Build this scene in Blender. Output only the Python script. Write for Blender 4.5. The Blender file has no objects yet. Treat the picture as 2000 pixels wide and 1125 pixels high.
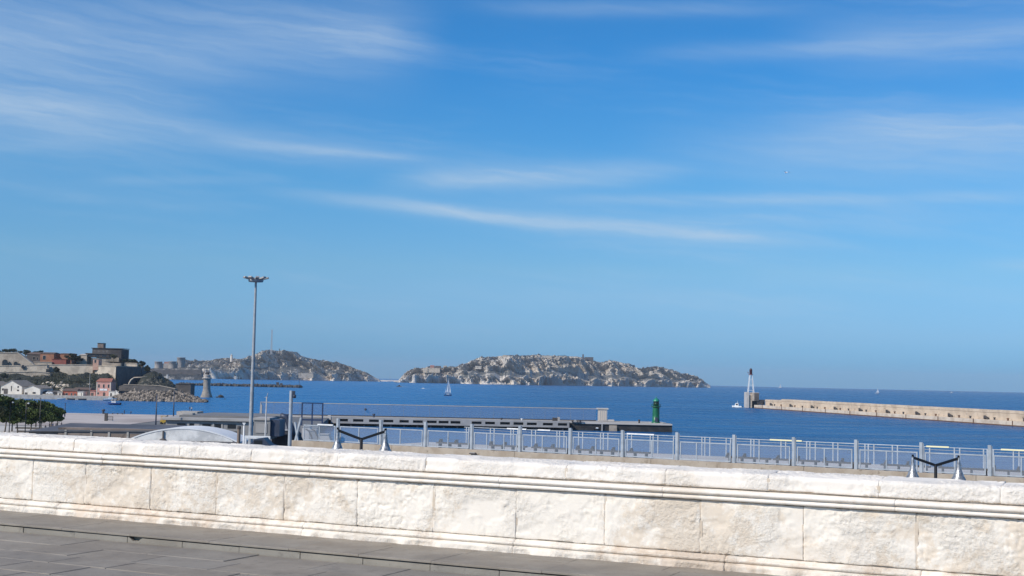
import bpy, bmesh, math, random
import numpy as np
from mathutils import Vector, Matrix, noise
R = math.radians
sin, cos, pi = math.sin, math.cos, math.pi
random.seed(7)
rng = np.random.default_rng(7)
scene = bpy.context.scene
col = scene.collection

# ------------------------------------------------------------------ camera
FOC, EYE = 2600.0, 20.0            # focal length in photo pixels, eye height above the sea
PITCH, ROLL = math.atan(175.7 / FOC), R(1.22)
fw = Vector((0, cos(PITCH), sin(PITCH)))
r0 = Vector((1, 0, 0)); u0 = Vector((0, -sin(PITCH), cos(PITCH)))
rt = r0 * cos(ROLL) + u0 * sin(ROLL)
up = u0 * cos(ROLL) - r0 * sin(ROLL)
cam_d = bpy.data.cameras.new('camera'); cam = bpy.data.objects.new('camera', cam_d); col.objects.link(cam)
cam_d.sensor_width = 36; cam_d.lens = 36 * FOC / 2000
cam_d.clip_start = 0.3; cam_d.clip_end = 60000
m = Matrix((rt, up, -fw)).transposed().to_4x4(); m.translation = Vector((0, 0, EYE)); cam.matrix_world = m
scene.camera = cam

# ------------------------------------------------------------------ light
SUN_AZ, SUN_EL = R(-127), R(39)   # azimuth from the view direction, negative to the left
sd = Vector((sin(SUN_AZ) * cos(SUN_EL), cos(SUN_AZ) * cos(SUN_EL), sin(SUN_EL)))
sun_d = bpy.data.lights.new('sun', 'SUN'); sun = bpy.data.objects.new('sun', sun_d); col.objects.link(sun)
sun_d.energy = 4.3; sun_d.angle = R(0.5); sun_d.color = (1.0, 0.93, 0.83)
sun.rotation_euler = sd.to_track_quat('Z', 'Y').to_euler()
scene.view_settings.view_transform = 'Standard'; scene.view_settings.look = 'None'
scene.view_settings.exposure = 0.0; scene.view_settings.gamma = 1.0
scene.view_settings.use_curve_mapping = False
scene.cycles.volume_step_rate = 4
scene.cycles.transparent_max_bounces = 24

def ray(px, py):
    return (fw + rt * ((px - 1000) / FOC) - up * ((py - 562.5) / FOC))
def at(px, py, Y):                 # point on the sight line at distance Y straight ahead
    d = ray(px, py); return Vector((0, 0, EYE)) + d * (Y / d.y)
def on_z(px, py, z):               # point where the sight line meets a level plane
    d = ray(px, py); return Vector((0, 0, EYE)) + d * ((z - EYE) / d.z)
def X(px, Y): return at(px, 740, Y).x
def Z(px, py, Y): return at(px, py, Y).z

world = bpy.data.worlds.new('World'); scene.world = world; world.use_nodes = True
nt = world.node_tree; nt.nodes.clear()
class NB:
    """tiny node builder"""
    def __init__(s, tree): s.t = tree
    def n(s, typ, **k):
        nd = s.t.nodes.new(typ)
        for a, v in k.items(): setattr(nd, a, v)
        return nd
    def l(s, a, b): s.t.links.new(a, b)
    def inp(s, sock, v):
        if isinstance(v, bpy.types.NodeSocket): s.l(v, sock)
        elif v is not None: sock.default_value = v
    def math(s, op, a, b=None, c=None, clamp=False):
        nd = s.n('ShaderNodeMath', operation=op, use_clamp=clamp)
        s.inp(nd.inputs[0], a); s.inp(nd.inputs[1], b)
        if c is not None: s.inp(nd.inputs[2], c)
        return nd.outputs[0]
    def mix(s, f, a, b, blend='MIX'):
        nd = s.n('ShaderNodeMix', data_type='RGBA', blend_type=blend)
        s.inp(nd.inputs[0], f)
        for i, v in ((6, a), (7, b)):
            if isinstance(v, (tuple, list)): v = tuple(v)[:3] + (1,)
            s.inp(nd.inputs[i], v)
        return nd.outputs[2]
    def ramp(s, f, pts, interp='LINEAR'):
        nd = s.n('ShaderNodeValToRGB'); cr = nd.color_ramp; cr.interpolation = interp
        while len(cr.elements) < len(pts): cr.elements.new(0.5)
        for e, (p, c) in zip(cr.elements, pts):
            e.position = p; e.color = (c, c, c, 1) if isinstance(c, (int, float)) else tuple(c)[:3] + (1,)
        s.inp(nd.inputs[0], f); return nd.outputs[0]
    def smooth(s, v, a, b):
        nd = s.n('ShaderNodeMapRange', interpolation_type='SMOOTHSTEP')
        s.inp(nd.inputs[0], v); s.inp(nd.inputs[1], a); s.inp(nd.inputs[2], b); return nd.outputs[0]
    def noise(s, vec, scale, detail=4, rough=0.55, dim='3D', dist=0.0):
        nd = s.n('ShaderNodeTexNoise', noise_dimensions=dim)
        s.inp(nd.inputs['Vector'], vec); nd.inputs['Scale'].default_value = scale
        nd.inputs['Detail'].default_value = detail; nd.inputs['Roughness'].default_value = rough
        nd.inputs['Distortion'].default_value = dist
        return nd.outputs[0]
    def comb(s, x, y, z=0.0):
        nd = s.n('ShaderNodeCombineXYZ'); s.inp(nd.inputs[0], x); s.inp(nd.inputs[1], y); s.inp(nd.inputs[2], z); return nd.outputs[0]

W = NB(nt)
sky = W.n('ShaderNodeTexSky', sky_type='NISHITA', sun_disc=False)
sky.sun_elevation = SUN_EL; sky.sun_rotation = SUN_AZ
sky.altitude = 20; sky.air_density = 1.0; sky.dust_density = 0.3; sky.ozone_density = 1.6
tc = W.n('ShaderNodeTexCoord'); sp = W.n('ShaderNodeSeparateXYZ'); W.l(tc.outputs['Generated'], sp.inputs[0])
az = W.math('MULTIPLY', W.math('ARCTAN2', sp.outputs[0], sp.outputs[1]), 180 / pi)
el = W.math('MULTIPLY', W.math('ARCSINE', sp.outputs[2]), 180 / pi)
def azel(px, py):
    d = ray(px, py).normalized(); return math.degrees(math.atan2(d.x, d.y)), math.degrees(math.asin(d.z))
# fibrous texture of cirrus, drawn out along the streaks
warp = W.noise(W.comb(W.math('MULTIPLY', az, 0.11), W.math('MULTIPLY', el, 0.25)), 1.0, 5, 0.6, '3D')
elw = W.math('ADD', el, W.math('MULTIPLY', W.math('SUBTRACT', warp, 0.5), 1.6))
tilt = W.math('ADD', elw, W.math('MULTIPLY', az, 0.09))
fib = W.noise(W.comb(W.math('MULTIPLY', az, 0.10), W.math('MULTIPLY', tilt, 1.3), 3.0), 1.0, 8, 0.62)
fib2 = W.noise(W.comb(W.math('MULTIPLY', az, 0.05), W.math('MULTIPLY', tilt, 0.42), 9.0), 1.0, 6, 0.6)
# (px0,py0, px1,py1, half width px, strength, end softness)
strokes = [(380, 356, 1760, 486, 13, .66, .28), (650, 385, 1600, 470, 22, .30, .3),
           (-300, 160, 900, 318, 34, .34, .3), (330, 262, 900, 318, 10, .40, .3),
           (700, 358, 1400, 330, 21, .55, .3), (900, 385, 2300, 372, 12, .42, .25),
           (1150, 106, 2300, 40, 16, .36, .3), (1450, 70, 2500, 60, 55, .30, .35),
           (1150, 290, 2600, 280, 56, .46, .4), (1400, 225, 2600, 245, 36, .40, .4),
           (-600, 20, 900, 62, 84, .48, .14), (-700, 200, 600, 210, 120, .26, .4), (-500, 230, 500, 180, 46, .16, .35), (-300, 300, 300, 270, 16, .2, .4),
           (1850, 516, 2500, 514, 12, .42, .3), (100, 352, 600, 350, 9, .22, .4), (800, 5, 1700, 10, 16, .34, .4),
           (1000, 440, 1650, 425, 8, .22, .4), (500, 560, 1900, 600, 40, .10, .4), (700, 300, 1350, 350, 30, .16, .4), (1000, 400, 2200, 420, 24, .14, .4)]
acc = None
for x0, y0, x1, y1, w, k, soft in strokes:
    a0, e0 = azel(x0, y0); a1, e1 = azel(x1, y1); hw = w / FOC * 180 / pi
    t = W.math('DIVIDE', W.math('SUBTRACT', az, a0), a1 - a0)
    line = W.math('MULTIPLY_ADD', t, e1 - e0, e0)
    wv = W.math('MULTIPLY', W.math('SUBTRACT', warp, 0.5), min(hw * 1.6, .75))
    d = W.math('DIVIDE', W.math('ADD', W.math('SUBTRACT', el, line), wv), hw)
    g = W.math('EXPONENT', W.math('MULTIPLY', W.math('MULTIPLY', d, d), -1.0))
    ends = W.math('MULTIPLY', W.smooth(t, 0.0, soft), W.smooth(t, 1.0, 1.0 - soft))
    v = W.math('MULTIPLY', W.math('MULTIPLY', g, ends), k * (.66 if w < 20 else .86))
    acc = v if acc is None else W.math('ADD', acc, v)
fibm = W.math('MULTIPLY_ADD', W.smooth(fib, 0.30, 0.72), 0.55, 0.52)
broad = W.math('MULTIPLY', W.smooth(fib2, 0.45, 0.75), W.smooth(fib, 0.3, 0.7))
cl = W.math('ADD', W.math('MULTIPLY', acc, fibm), W.math('MULTIPLY', broad, 0.20))
cl = W.math('MULTIPLY', cl, W.smooth(el, -1.0, 4.0))
cl = W.math('MINIMUM', cl, 0.85)
tint = W.n('ShaderNodeValToRGB'); cr = tint.color_ramp
TK = [(0.0, (.17, .59, 1.42)), (.6, (.19, .60, 1.40)), (2.0, (.34, .68, 1.30)), (4.7, (.44, .80, 1.20)), (8.5, (.34, .86, 1.29)), (13.4, (.22, .83, 1.37)), (30.0, (.28, .82, 1.30))]
while len(cr.elements) < len(TK): cr.elements.new(.5)
for e_, (p_, c_) in zip(cr.elements, TK): e_.position = p_ / 30; e_.color = (c_[0] / 1.5, c_[1] / 1.5, c_[2] / 1.5, 1)
W.l(W.math('DIVIDE', el, 30.0, clamp=True), tint.inputs[0])
base = W.mix(1.0, W.mix(1.0, sky.outputs[0], (1.40, 1.40, 1.40), 'MULTIPLY'), tint.outputs[0], 'MULTIPLY')
CLOUD = (5.2, 6.5, 7.9)
skyc = W.mix(cl, base, CLOUD)
bg = W.n('ShaderNodeBackground'); bg.inputs[1].default_value = 0.1; W.l(skyc, bg.inputs[0])
wo = W.n('ShaderNodeOutputWorld'); W.l(bg.outputs[0], wo.inputs[0])

# ------------------------------------------------------------------ materials
MATS = {}
def mat(name, c, rough=0.8, c2=None, nscale=1.0, metal=0.0, bump=0.0, bscale=None, fac=(0.4, 0.65), c3=None, s3=0.2, f3=(0.5, 0.7), detail=5, spec=None):
    if name in MATS: return MATS[name]
    M = bpy.data.materials.new(name); M.use_nodes = True
    B = NB(M.node_tree); p = M.node_tree.nodes['Principled BSDF']
    geo = B.n('ShaderNodeNewGeometry').outputs['Position']
    cc = tuple(c) + (1,)
    if c2:
        nz = B.noise(geo, nscale, detail, 0.6)
        cc = B.mix(B.smooth(nz, fac[0], fac[1]), c, c2)
        if c3:
            cc = B.mix(B.smooth(B.noise(geo, s3, 4, 0.6), f3[0], f3[1]), cc, c3)
    B.inp(p.inputs['Base Color'], cc)
    p.inputs['Roughness'].default_value = rough; p.inputs['Metallic'].default_value = metal
    if spec is not None: p.inputs['Specular IOR Level'].default_value = spec
    if bump:
        bn = B.n('ShaderNodeBump'); bn.inputs['Strength'].default_value = 1.0; bn.inputs['Distance'].default_value = bump
        B.l(B.noise(geo, bscale or nscale * 3, 6, 0.6), bn.inputs['Height']); B.l(bn.outputs[0], p.inputs['Normal'])
    MATS[name] = M; return M

# limewashed stone of the parapet: white wash over beige stone, worn in patches
def wall_mat(name, white, beige, lo, hi, bump=0.006):
    M = bpy.data.materials.new(name); M.use_nodes = True; B = NB(M.node_tree); p = M.node_tree.nodes['Principled BSDF']
    geo = B.n('ShaderNodeNewGeometry').outputs['Position']
    obi = B.n('ShaderNodeObjectInfo').outputs['Random']
    big = B.noise(geo, 0.9, 5, 0.65)
    mid = B.noise(geo, 9.0, 7, 0.72)
    v = B.math('ADD', B.math('MULTIPLY', big, 0.55), B.math('MULTIPLY', mid, 0.45))
    v = B.math('ADD', v, B.math('MULTIPLY', B.math('SUBTRACT', obi, 0.5), 0.012))
    c = B.mix(B.smooth(v, lo, hi), beige, white)
    warm = B.smooth(B.noise(geo, 1.7, 4, 0.6), 0.55, 0.78)
    c = B.mix(B.math('MULTIPLY', warm, 0.30), c, (0.60, 0.47, 0.34))
    grime = B.smooth(B.noise(geo, 34.0, 5, 0.7), 0.58, 0.72)
    c = B.mix(B.math('MULTIPLY', grime, 0.18), c, (0.46, 0.37, 0.28))
    B.l(c, p.inputs['Base Color']); p.inputs['Roughness'].default_value = 0.92
    patch = B.smooth(B.noise(geo, 2.2, 3, 0.5), 0.40, 0.58)
    h = B.math('MULTIPLY', B.math('ADD', B.noise(geo, 48, 6, 0.75), B.math('MULTIPLY', B.noise(geo, 20, 4, 0.6), 1.2)), B.math('MULTIPLY_ADD', patch, 0.85, 0.15))
    bn = B.n('ShaderNodeBump'); bn.inputs['Distance'].default_value = bump
    B.l(h, bn.inputs['Height']); B.l(bn.outputs[0], p.inputs['Normal'])
    return M
M_coping = wall_mat('limewash_coping', (0.83, 0.765, 0.68), (0.76, 0.68, 0.58), 0.36, 0.48, 0.013)
M_block = wall_mat('limewash_block', (0.83, 0.762, 0.665), (0.73, 0.63, 0.51), 0.45, 0.53, 0.013)
M_mould = wall_mat('limewash_moulding', (0.85, 0.78, 0.69), (0.74, 0.65, 0.54), 0.40, 0.55, 0.004)
M_plinth = wall_mat('limewash_plinth', (0.82, 0.74, 0.635), (0.68, 0.56, 0.44), 0.42, 0.56, 0.018)
M_mortar = mat('mortar', (0.58, 0.48, 0.37), 0.95, (0.74, 0.66, 0.56), 5)

def paving_mat(name, a, b):
    M = bpy.data.materials.new(name); M.use_nodes = True; B = NB(M.node_tree); p = M.node_tree.nodes['Principled BSDF']
    geo = B.n('ShaderNodeNewGeometry').outputs['Position']
    obi = B.n('ShaderNodeObjectInfo').outputs['Random']
    c = B.mix(B.smooth(B.noise(geo, 2.5, 6, 0.65), 0.35, 0.7), a, b)
    c = B.mix(B.math('MULTIPLY', B.math('SUBTRACT', obi, 0.3), 0.45, clamp=True), c, (0.25, 0.24, 0.22))
    st = B.smooth(B.noise(geo, 9, 5, 0.7), 0.54, 0.72)
    c = B.mix(B.math('MULTIPLY', st, 0.42), c, (0.10, 0.09, 0.08))
    lg = B.smooth(B.noise(geo, 0.8, 5, 0.65), 0.50, 0.68)
    c = B.mix(B.math('MULTIPLY', lg, 0.38), c, (0.15, 0.135, 0.12))
    gum = B.smooth(B.noise(geo, 38, 2, 0.5), 0.715, 0.74)
    c = B.mix(B.math('MULTIPLY', gum, 0.6), c, (0.07, 0.065, 0.06))
    B.l(c, p.inputs['Base Color']); p.inputs['Roughness'].default_value = 0.75
    bn = B.n('ShaderNodeBump'); bn.inputs['Distance'].default_value = 0.004
    B.l(B.noise(geo, 60, 5, 0.7), bn.inputs['Height']); B.l(bn.outputs[0], p.inputs['Normal'])
    return M
M_pave = paving_mat('paving_stone', (0.235, 0.202, 0.163), (0.30, 0.262, 0.215))
M_kerb = paving_mat('kerb_stone', (0.255, 0.230, 0.19), (0.31, 0.282, 0.235))
M_joint = mat('paving_joint', (0.045, 0.042, 0.038), 0.95)

def sea_mat():
    M = bpy.data.materials.new('sea_water'); M.use_nodes = True; B = NB(M.node_tree); p = M.node_tree.nodes['Principled BSDF']
    geo = B.n('ShaderNodeNewGeometry').outputs['Position']
    mp = B.n('ShaderNodeMapping'); B.l(geo, mp.inputs[0]); mp.inputs['Scale'].default_value = (0.35, 1.0, 1.0)
    mp.inputs['Rotation'].default_value = (0, 0, R(8))
    w1 = B.noise(mp.outputs[0], 0.035, 5, 0.6)     # wind lanes
    w2 = B.noise(mp.outputs[0], 0.006, 4, 0.55)
    v = B.math('ADD', B.math('MULTIPLY', w1, 0.6), B.math('MULTIPLY', w2, 0.4))
    c = B.mix(B.smooth(v, 0.38, 0.62), (0.001, 0.055, 0.175), (0.003, 0.105, 0.280))
    xs = B.n('ShaderNodeSeparateXYZ'); B.l(geo, xs.inputs[0])     # paler water towards the harbour side
    pale_side = B.math('MULTIPLY', B.smooth(B.math('ADD', xs.outputs[0], B.math('MULTIPLY', w2, 160)), 170, -60), 0.65)
    c = B.mix(pale_side, c, (0.010, 0.165, 0.42))
    B.l(c, p.inputs['Base Color'])
    p.inputs['IOR'].default_value = 1.33
    B.l(B.math('MULTIPLY_ADD', w1, 0.35, 0.10), p.inputs['Roughness'])
    h = B.math('ADD', B.math('MULTIPLY', B.noise(mp.outputs[0], 0.13, 6, 0.62), 1.0), B.math('MULTIPLY', B.noise(mp.outputs[0], 0.7, 5, 0.65), 0.22))
    h = B.math('ADD', h, B.math('MULTIPLY', B.noise(mp.outputs[0], 0.05, 3, 0.6), 2.2))
    bn = B.n('ShaderNodeBump'); bn.inputs['Strength'].default_value = 1.0; bn.inputs['Distance'].default_value = 3.2
    B.l(h, bn.inputs['Height']); B.l(bn.outputs[0], p.inputs['Normal'])
    return M
M_sea = sea_mat()

def rock_mat(name, pale, mid, dark, s, thr=(0.46, 0.54), bump=2.0, slope=0.55, shore=None):
    """pale limestone on steep faces, grey scrub on the gentler ground"""
    M = bpy.data.materials.new(name); M.use_nodes = True; B = NB(M.node_tree); p = M.node_tree.nodes['Principled BSDF']
    g = B.n('ShaderNodeNewGeometry'); geo = g.outputs['Position']
    spx = B.n('ShaderNodeSeparateXYZ'); B.l(g.outputs['True Normal'], spx.inputs[0])
    a = B.noise(geo, s, 6, 0.7, dist=0.6)
    b = B.noise(geo, s * 4, 6, 0.7)
    v = B.math('ADD', B.math('MULTIPLY', a, 0.6), B.math('MULTIPLY', b, 0.4))
    v = B.math('ADD', v, B.math('MULTIPLY', B.math('SUBTRACT', slope, spx.outputs[2]), 0.28 if shore is None else 0.36))
    if shore:                              # sea cliffs are bare rock, no scrub takes hold in the spray
        sz = B.n('ShaderNodeSeparateXYZ'); B.l(geo, sz.inputs[0])
        v = B.math('ADD', v, B.math('MULTIPLY', B.smooth(sz.outputs[2], shore[1], shore[0]), 0.10))
    c = B.mix(B.smooth(v, thr[0], thr[1]), dark, mid)
    c = B.mix(B.smooth(v, thr[1], thr[1] + 0.07), c, pale)
    B.l(c, p.inputs['Base Color']); p.inputs['Roughness'].default_value = 0.95
    bn = B.n('ShaderNodeBump'); bn.inputs['Distance'].default_value = bump
    B.l(b, bn.inputs['Height']); B.l(bn.outputs[0], p.inputs['Normal'])
    return M
M_isl = rock_mat('island_rock', (0.62, 0.55, 0.47), (0.32, 0.295, 0.26), (0.075, 0.08, 0.076), 0.010, (0.43, 0.51), 4.0, slope=.66, shore=(2, 34))
M_isl2 = rock_mat('castle_island_rock', (0.36, 0.33, 0.29), (0.12, 0.115, 0.11), (0.035, 0.04, 0.045), 0.03, (0.48, 0.56), 3.0)
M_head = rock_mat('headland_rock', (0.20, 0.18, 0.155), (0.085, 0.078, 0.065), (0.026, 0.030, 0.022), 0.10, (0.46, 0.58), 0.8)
M_rubble = mat('rubble_rock', (0.05, 0.042, 0.035), 0.9, (0.32, 0.265, 0.21), 0.5, bump=0.2, fac=(0.40, 0.62))
M_darkrock = mat('wet_dark_rock', (0.035, 0.035, 0.037), 0.8, (0.09, 0.085, 0.08), 0.15, bump=0.3)
M_fort = mat('fort_stone', (0.46, 0.39, 0.31), 0.9, (0.33, 0.275, 0.215), 0.18, c3=(0.20, 0.17, 0.135), s3=0.07, bump=0.25, bscale=0.9)
M_towerst = mat('weathered_tower_stone', (0.34, 0.31, 0.27), 0.9, (0.24, 0.215, 0.19), 0.35, bump=0.1)
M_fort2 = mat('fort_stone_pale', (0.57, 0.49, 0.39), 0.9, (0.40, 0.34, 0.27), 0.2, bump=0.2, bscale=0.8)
M_cliffst = mat('dark_and_shaded_stone', (0.16, 0.145, 0.135), 0.9, (0.11, 0.10, 0.095), 0.12, bump=0.5, bscale=0.6)  # carries painted shade on the bastion flank; plain dark grey stone elsewhere
M_break = mat('breakwater_stone', (0.58, 0.47, 0.355), 0.9, (0.44, 0.35, 0.26), 0.12, c3=(0.26, 0.20, 0.15), s3=0.35, f3=(0.58, 0.75), bump=0.15, bscale=1.2)
M_break2 = mat('breakwater_ledge', (0.64, 0.54, 0.43), 0.9, (0.48, 0.39, 0.30), 0.2, bump=0.1)
M_rust = mat('rusty_stain', (0.16, 0.075, 0.04), 0.8, (0.09, 0.05, 0.035), 1.5)
M_conc = mat('concrete', (0.44, 0.41, 0.37), 0.85, (0.33, 0.30, 0.26), 0.5, c3=(0.24, 0.215, 0.18), s3=1.6, f3=(0.55, 0.75), bump=0.02)
M_conc_beige = mat('beige_concrete', (0.45, 0.38, 0.30), 0.9, (0.36, 0.29, 0.22), 0.7, c3=(0.24, 0.19, 0.14), s3=2.2, f3=(0.58, 0.74), bump=0.01)
M_conc_pale = mat('pale_concrete', (0.55, 0.51, 0.47), 0.85, (0.46, 0.42, 0.38), 0.15, bump=0.01)
M_espl = mat('esplanade_paving', (0.50, 0.44, 0.40), 0.85, (0.42, 0.36, 0.32), 0.06, c3=(0.34, 0.28, 0.25), s3=0.03, bump=0.01)
M_asph = mat('port_asphalt', (0.13, 0.13, 0.13), 0.9, (0.19, 0.185, 0.18), 0.08)
M_quaydark = mat('shaded_dark_quay_face', (0.022, 0.022, 0.024), 0.8, (0.05, 0.048, 0.045), 0.3)  # dark fender wall, with the shade under the overhang put into the near-black
M_grey = mat('grey_panel', (0.29, 0.28, 0.27), 0.6, (0.23, 0.225, 0.22), 0.2)
M_lgrey = mat('light_grey_panel', (0.40, 0.38, 0.36), 0.7, (0.32, 0.305, 0.29), 0.25)
M_roofgrey = mat('flat_roof_grey', (0.17, 0.165, 0.165), 0.8, (0.22, 0.215, 0.21), 0.1)
M_roofdark = mat('dark_metal_roof', (0.085, 0.088, 0.10), 0.6, (0.12, 0.12, 0.13), 0.15)
M_steel = mat('galvanised_steel', (0.40, 0.41, 0.42), 0.5, (0.32, 0.33, 0.34), 3.0, metal=0.1)
M_post = mat('painted_post', (0.42, 0.455, 0.49), 0.5, (0.33, 0.365, 0.40), 2.2, metal=0.1)
M_white = mat('white_paint', (0.80, 0.80, 0.79), 0.5, (0.70, 0.70, 0.68), 2)
M_yellowbar = mat('pale_yellow_bar', (0.80, 0.74, 0.46), 0.5)
M_canopy = mat('white_canopy', (0.80, 0.79, 0.77), 0.55, (0.74, 0.73, 0.71), 0.7)
M_canopyin = mat('canopy_infill', (0.80, 0.775, 0.73), 0.7, (0.54, 0.53, 0.51), 0.5)
M_black = mat('black_paint', (0.012, 0.012, 0.014), 0.45)
M_chrome = mat('polished_aluminium', (0.24, 0.24, 0.245), 0.38, (0.50, 0.50, 0.50), 9, metal=0.55, bump=0.01, bscale=14)
M_navy = mat('dark_blue_panel', (0.045, 0.058, 0.095), 0.5, (0.035, 0.045, 0.07), 1.0)
M_navyf = mat('dark_blue_frame', (0.02, 0.04, 0.10), 0.5)
M_green = mat('green_lighthouse_paint', (0.008, 0.135, 0.055), 0.42, (0.005, 0.10, 0.045), 0.6)
M_green2 = mat('green_lighthouse_dome', (0.02, 0.23, 0.14), 0.4)
M_red = mat('red_paint', (0.22, 0.018, 0.022), 0.5)
M_darkred = mat('dark_red_lantern', (0.05, 0.01, 0.012), 0.4)
M_brownwall = mat('weathered_brown_wall', (0.22, 0.17, 0.14), 0.9, (0.30, 0.24, 0.20), 0.25, c3=(0.09, 0.07, 0.06), s3=0.5, bump=0.02)
M_wood = mat('dark_bench_wood', (0.045, 0.04, 0.04), 0.7, (0.07, 0.06, 0.055), 2)
M_yellow = mat('yellow_machine_paint', (0.42, 0.27, 0.03), 0.5)
M_tyre = mat('black_rubber', (0.015, 0.015, 0.015), 0.8)
M_glassdark = mat('dark_window', (0.025, 0.028, 0.032), 0.15)
M_pink = mat('pink_render', (0.62, 0.33, 0.27), 0.9, (0.54, 0.27, 0.215), 0.4)
M_salmon = mat('salmon_render', (0.58, 0.36, 0.27), 0.9, (0.50, 0.30, 0.22), 0.4)
M_redr = mat('red_render', (0.42, 0.12, 0.075), 0.9, (0.34, 0.10, 0.065), 0.5)
M_orange = mat('terracotta_render', (0.34, 0.16, 0.095), 0.9, (0.28, 0.13, 0.08), 0.3)
M_brick = mat('dull_red_wall', (0.30, 0.09, 0.07), 0.9, (0.24, 0.08, 0.06), 0.3)
M_cream = mat('cream_render', (0.66, 0.60, 0.52), 0.9, (0.56, 0.49, 0.41), 0.25)
M_offwhite = mat('offwhite_render', (0.80, 0.74, 0.65), 0.9, (0.66, 0.60, 0.51), 0.25)
M_tile = mat('terracotta_tile', (0.36, 0.14, 0.095), 0.9, (0.26, 0.10, 0.075), 1.2)
M_tilegrey = mat('grey_brown_tile', (0.34, 0.285, 0.23), 0.9, (0.19, 0.165, 0.14), 1.0)
M_tiledark = mat('dark_brown_tile', (0.15, 0.10, 0.08), 0.9, (0.10, 0.075, 0.06), 1.0)
M_trim = mat('pale_trim', (0.60, 0.52, 0.44), 0.85)
M_bunker = mat('dark_grey_concrete', (0.115, 0.10, 0.092), 0.9, (0.075, 0.067, 0.062), 0.15)
M_bunker2 = mat('blackened_concrete', (0.045, 0.042, 0.045), 0.9, (0.07, 0.062, 0.06), 0.2)
M_bark = mat('tree_bark', (0.17, 0.14, 0.11), 0.95, (0.10, 0.085, 0.07), 3, bump=0.03)
M_skin = mat('skin', (0.42, 0.25, 0.18), 0.7)
M_cloth_d = mat('dark_clothes', (0.02, 0.025, 0.045), 0.9)
M_cloth_b = mat('blue_clothes', (0.06, 0.10, 0.22), 0.9)
M_cloth_w = mat('pale_clothes', (0.45, 0.43, 0.42), 0.9)
M_hair = mat('dark_hair', (0.02, 0.015, 0.012), 0.8)
M_sail = mat('sail_cloth', (0.82, 0.84, 0.85), 0.8)
M_bluehull = mat('blue_hull', (0.02, 0.06, 0.20), 0.4)
M_foam = mat('wake_foam', (0.70, 0.76, 0.80), 0.8, (0.30, 0.42, 0.55), 0.6)
M_castle = mat('castle_stone', (0.36, 0.32, 0.28), 0.9, (0.27, 0.24, 0.215), 0.05)
M_castlered = mat('castle_red_roof', (0.32, 0.17, 0.14), 0.9)
M_gull = mat('gull_feathers', (0.75, 0.77, 0.8), 0.8)

def leaf_mat(name, a, b, c):
    M = bpy.data.materials.new(name); M.use_nodes = True; B = NB(M.node_tree); p = M.node_tree.nodes['Principled BSDF']
    geo = B.n('ShaderNodeNewGeometry').outputs['Position']
    cc = B.mix(B.smooth(B.noise(geo, 0.7, 3, 0.6), 0.38, 0.62), a, b)
    cc = B.mix(B.smooth(B.noise(geo, 0.16, 2, 0.5), 0.55, 0.7), cc, c)
    B.l(cc, p.inputs['Base Color']); p.inputs['Roughness'].default_value = 0.7
    p.inputs['Specular IOR Level'].default_value = 0.2
    return M
M_leaf = leaf_mat('tree_leaves', (0.032, 0.056, 0.016), (0.115, 0.155, 0.045), (0.13, 0.13, 0.065))
M_scrub = leaf_mat('scrub_leaves', (0.034, 0.042, 0.026), (0.095, 0.098, 0.058), (0.14, 0.125, 0.085))
M_pine = leaf_mat('pine_needles', (0.018, 0.028, 0.016), (0.040, 0.052, 0.028), (0.05, 0.055, 0.035))

def glass_mat(name, tr, colr, rough=0.1):
    M = bpy.data.materials.new(name); M.use_nodes = True; B = NB(M.node_tree); M.node_tree.nodes.clear()
    t = B.n('ShaderNodeBsdfTransparent'); t.inputs[0].default_value = (0.97, 0.98, 1, 1)
    p = B.n('ShaderNodeBsdfPrincipled'); p.inputs['Base Color'].default_value = tuple(colr) + (1,); p.inputs['Roughness'].default_value = rough
    mx = B.n('ShaderNodeMixShader'); mx.inputs[0].default_value = 1 - tr
    B.l(t.outputs[0], mx.inputs[1]); B.l(p.outputs[0], mx.inputs[2])
    o = B.n('ShaderNodeOutputMaterial'); B.l(mx.outputs[0], o.inputs[0]); return M
M_screen = glass_mat('windscreen_glass', 0.84, (0.27, 0.31, 0.40), 0.2)
M_railinf = glass_mat('railing_infill', 0.95, (0.30, 0.36, 0.44), 0.3)
M_mesh = glass_mat('fence_infill', 0.80, (0.32, 0.37, 0.43), 0.6)

# ------------------------------------------------------------------ helpers
def tag(o, label=None, cat=None, group=None, kind=None):
    if label: o['label'] = label
    if cat: o['category'] = cat
    if group: o['group'] = group
    if kind: o['kind'] = kind
    return o
def thing(name, label, cat, loc=(0, 0, 0), rz=0.0, group=None):
    o = bpy.data.objects.new(name, None); col.objects.link(o); o.empty_display_size = 0.5
    o.location = loc; o.rotation_euler = (0, 0, rz)
    return tag(o, label, cat, group)
def link(name, me, parent=None, loc=None, rz=0.0):
    o = bpy.data.objects.new(name, me); col.objects.link(o)
    if parent is not None: o.parent = parent
    if loc is not None: o.location = loc
    if rz: o.rotation_euler = (0, 0, rz)
    return o
def copy_tree(o, parent=None):
    c = o.copy(); col.objects.link(c)
    if parent is not None: c.parent = parent
    for ch in list(o.children): copy_tree(ch, c)
    return c

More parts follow.
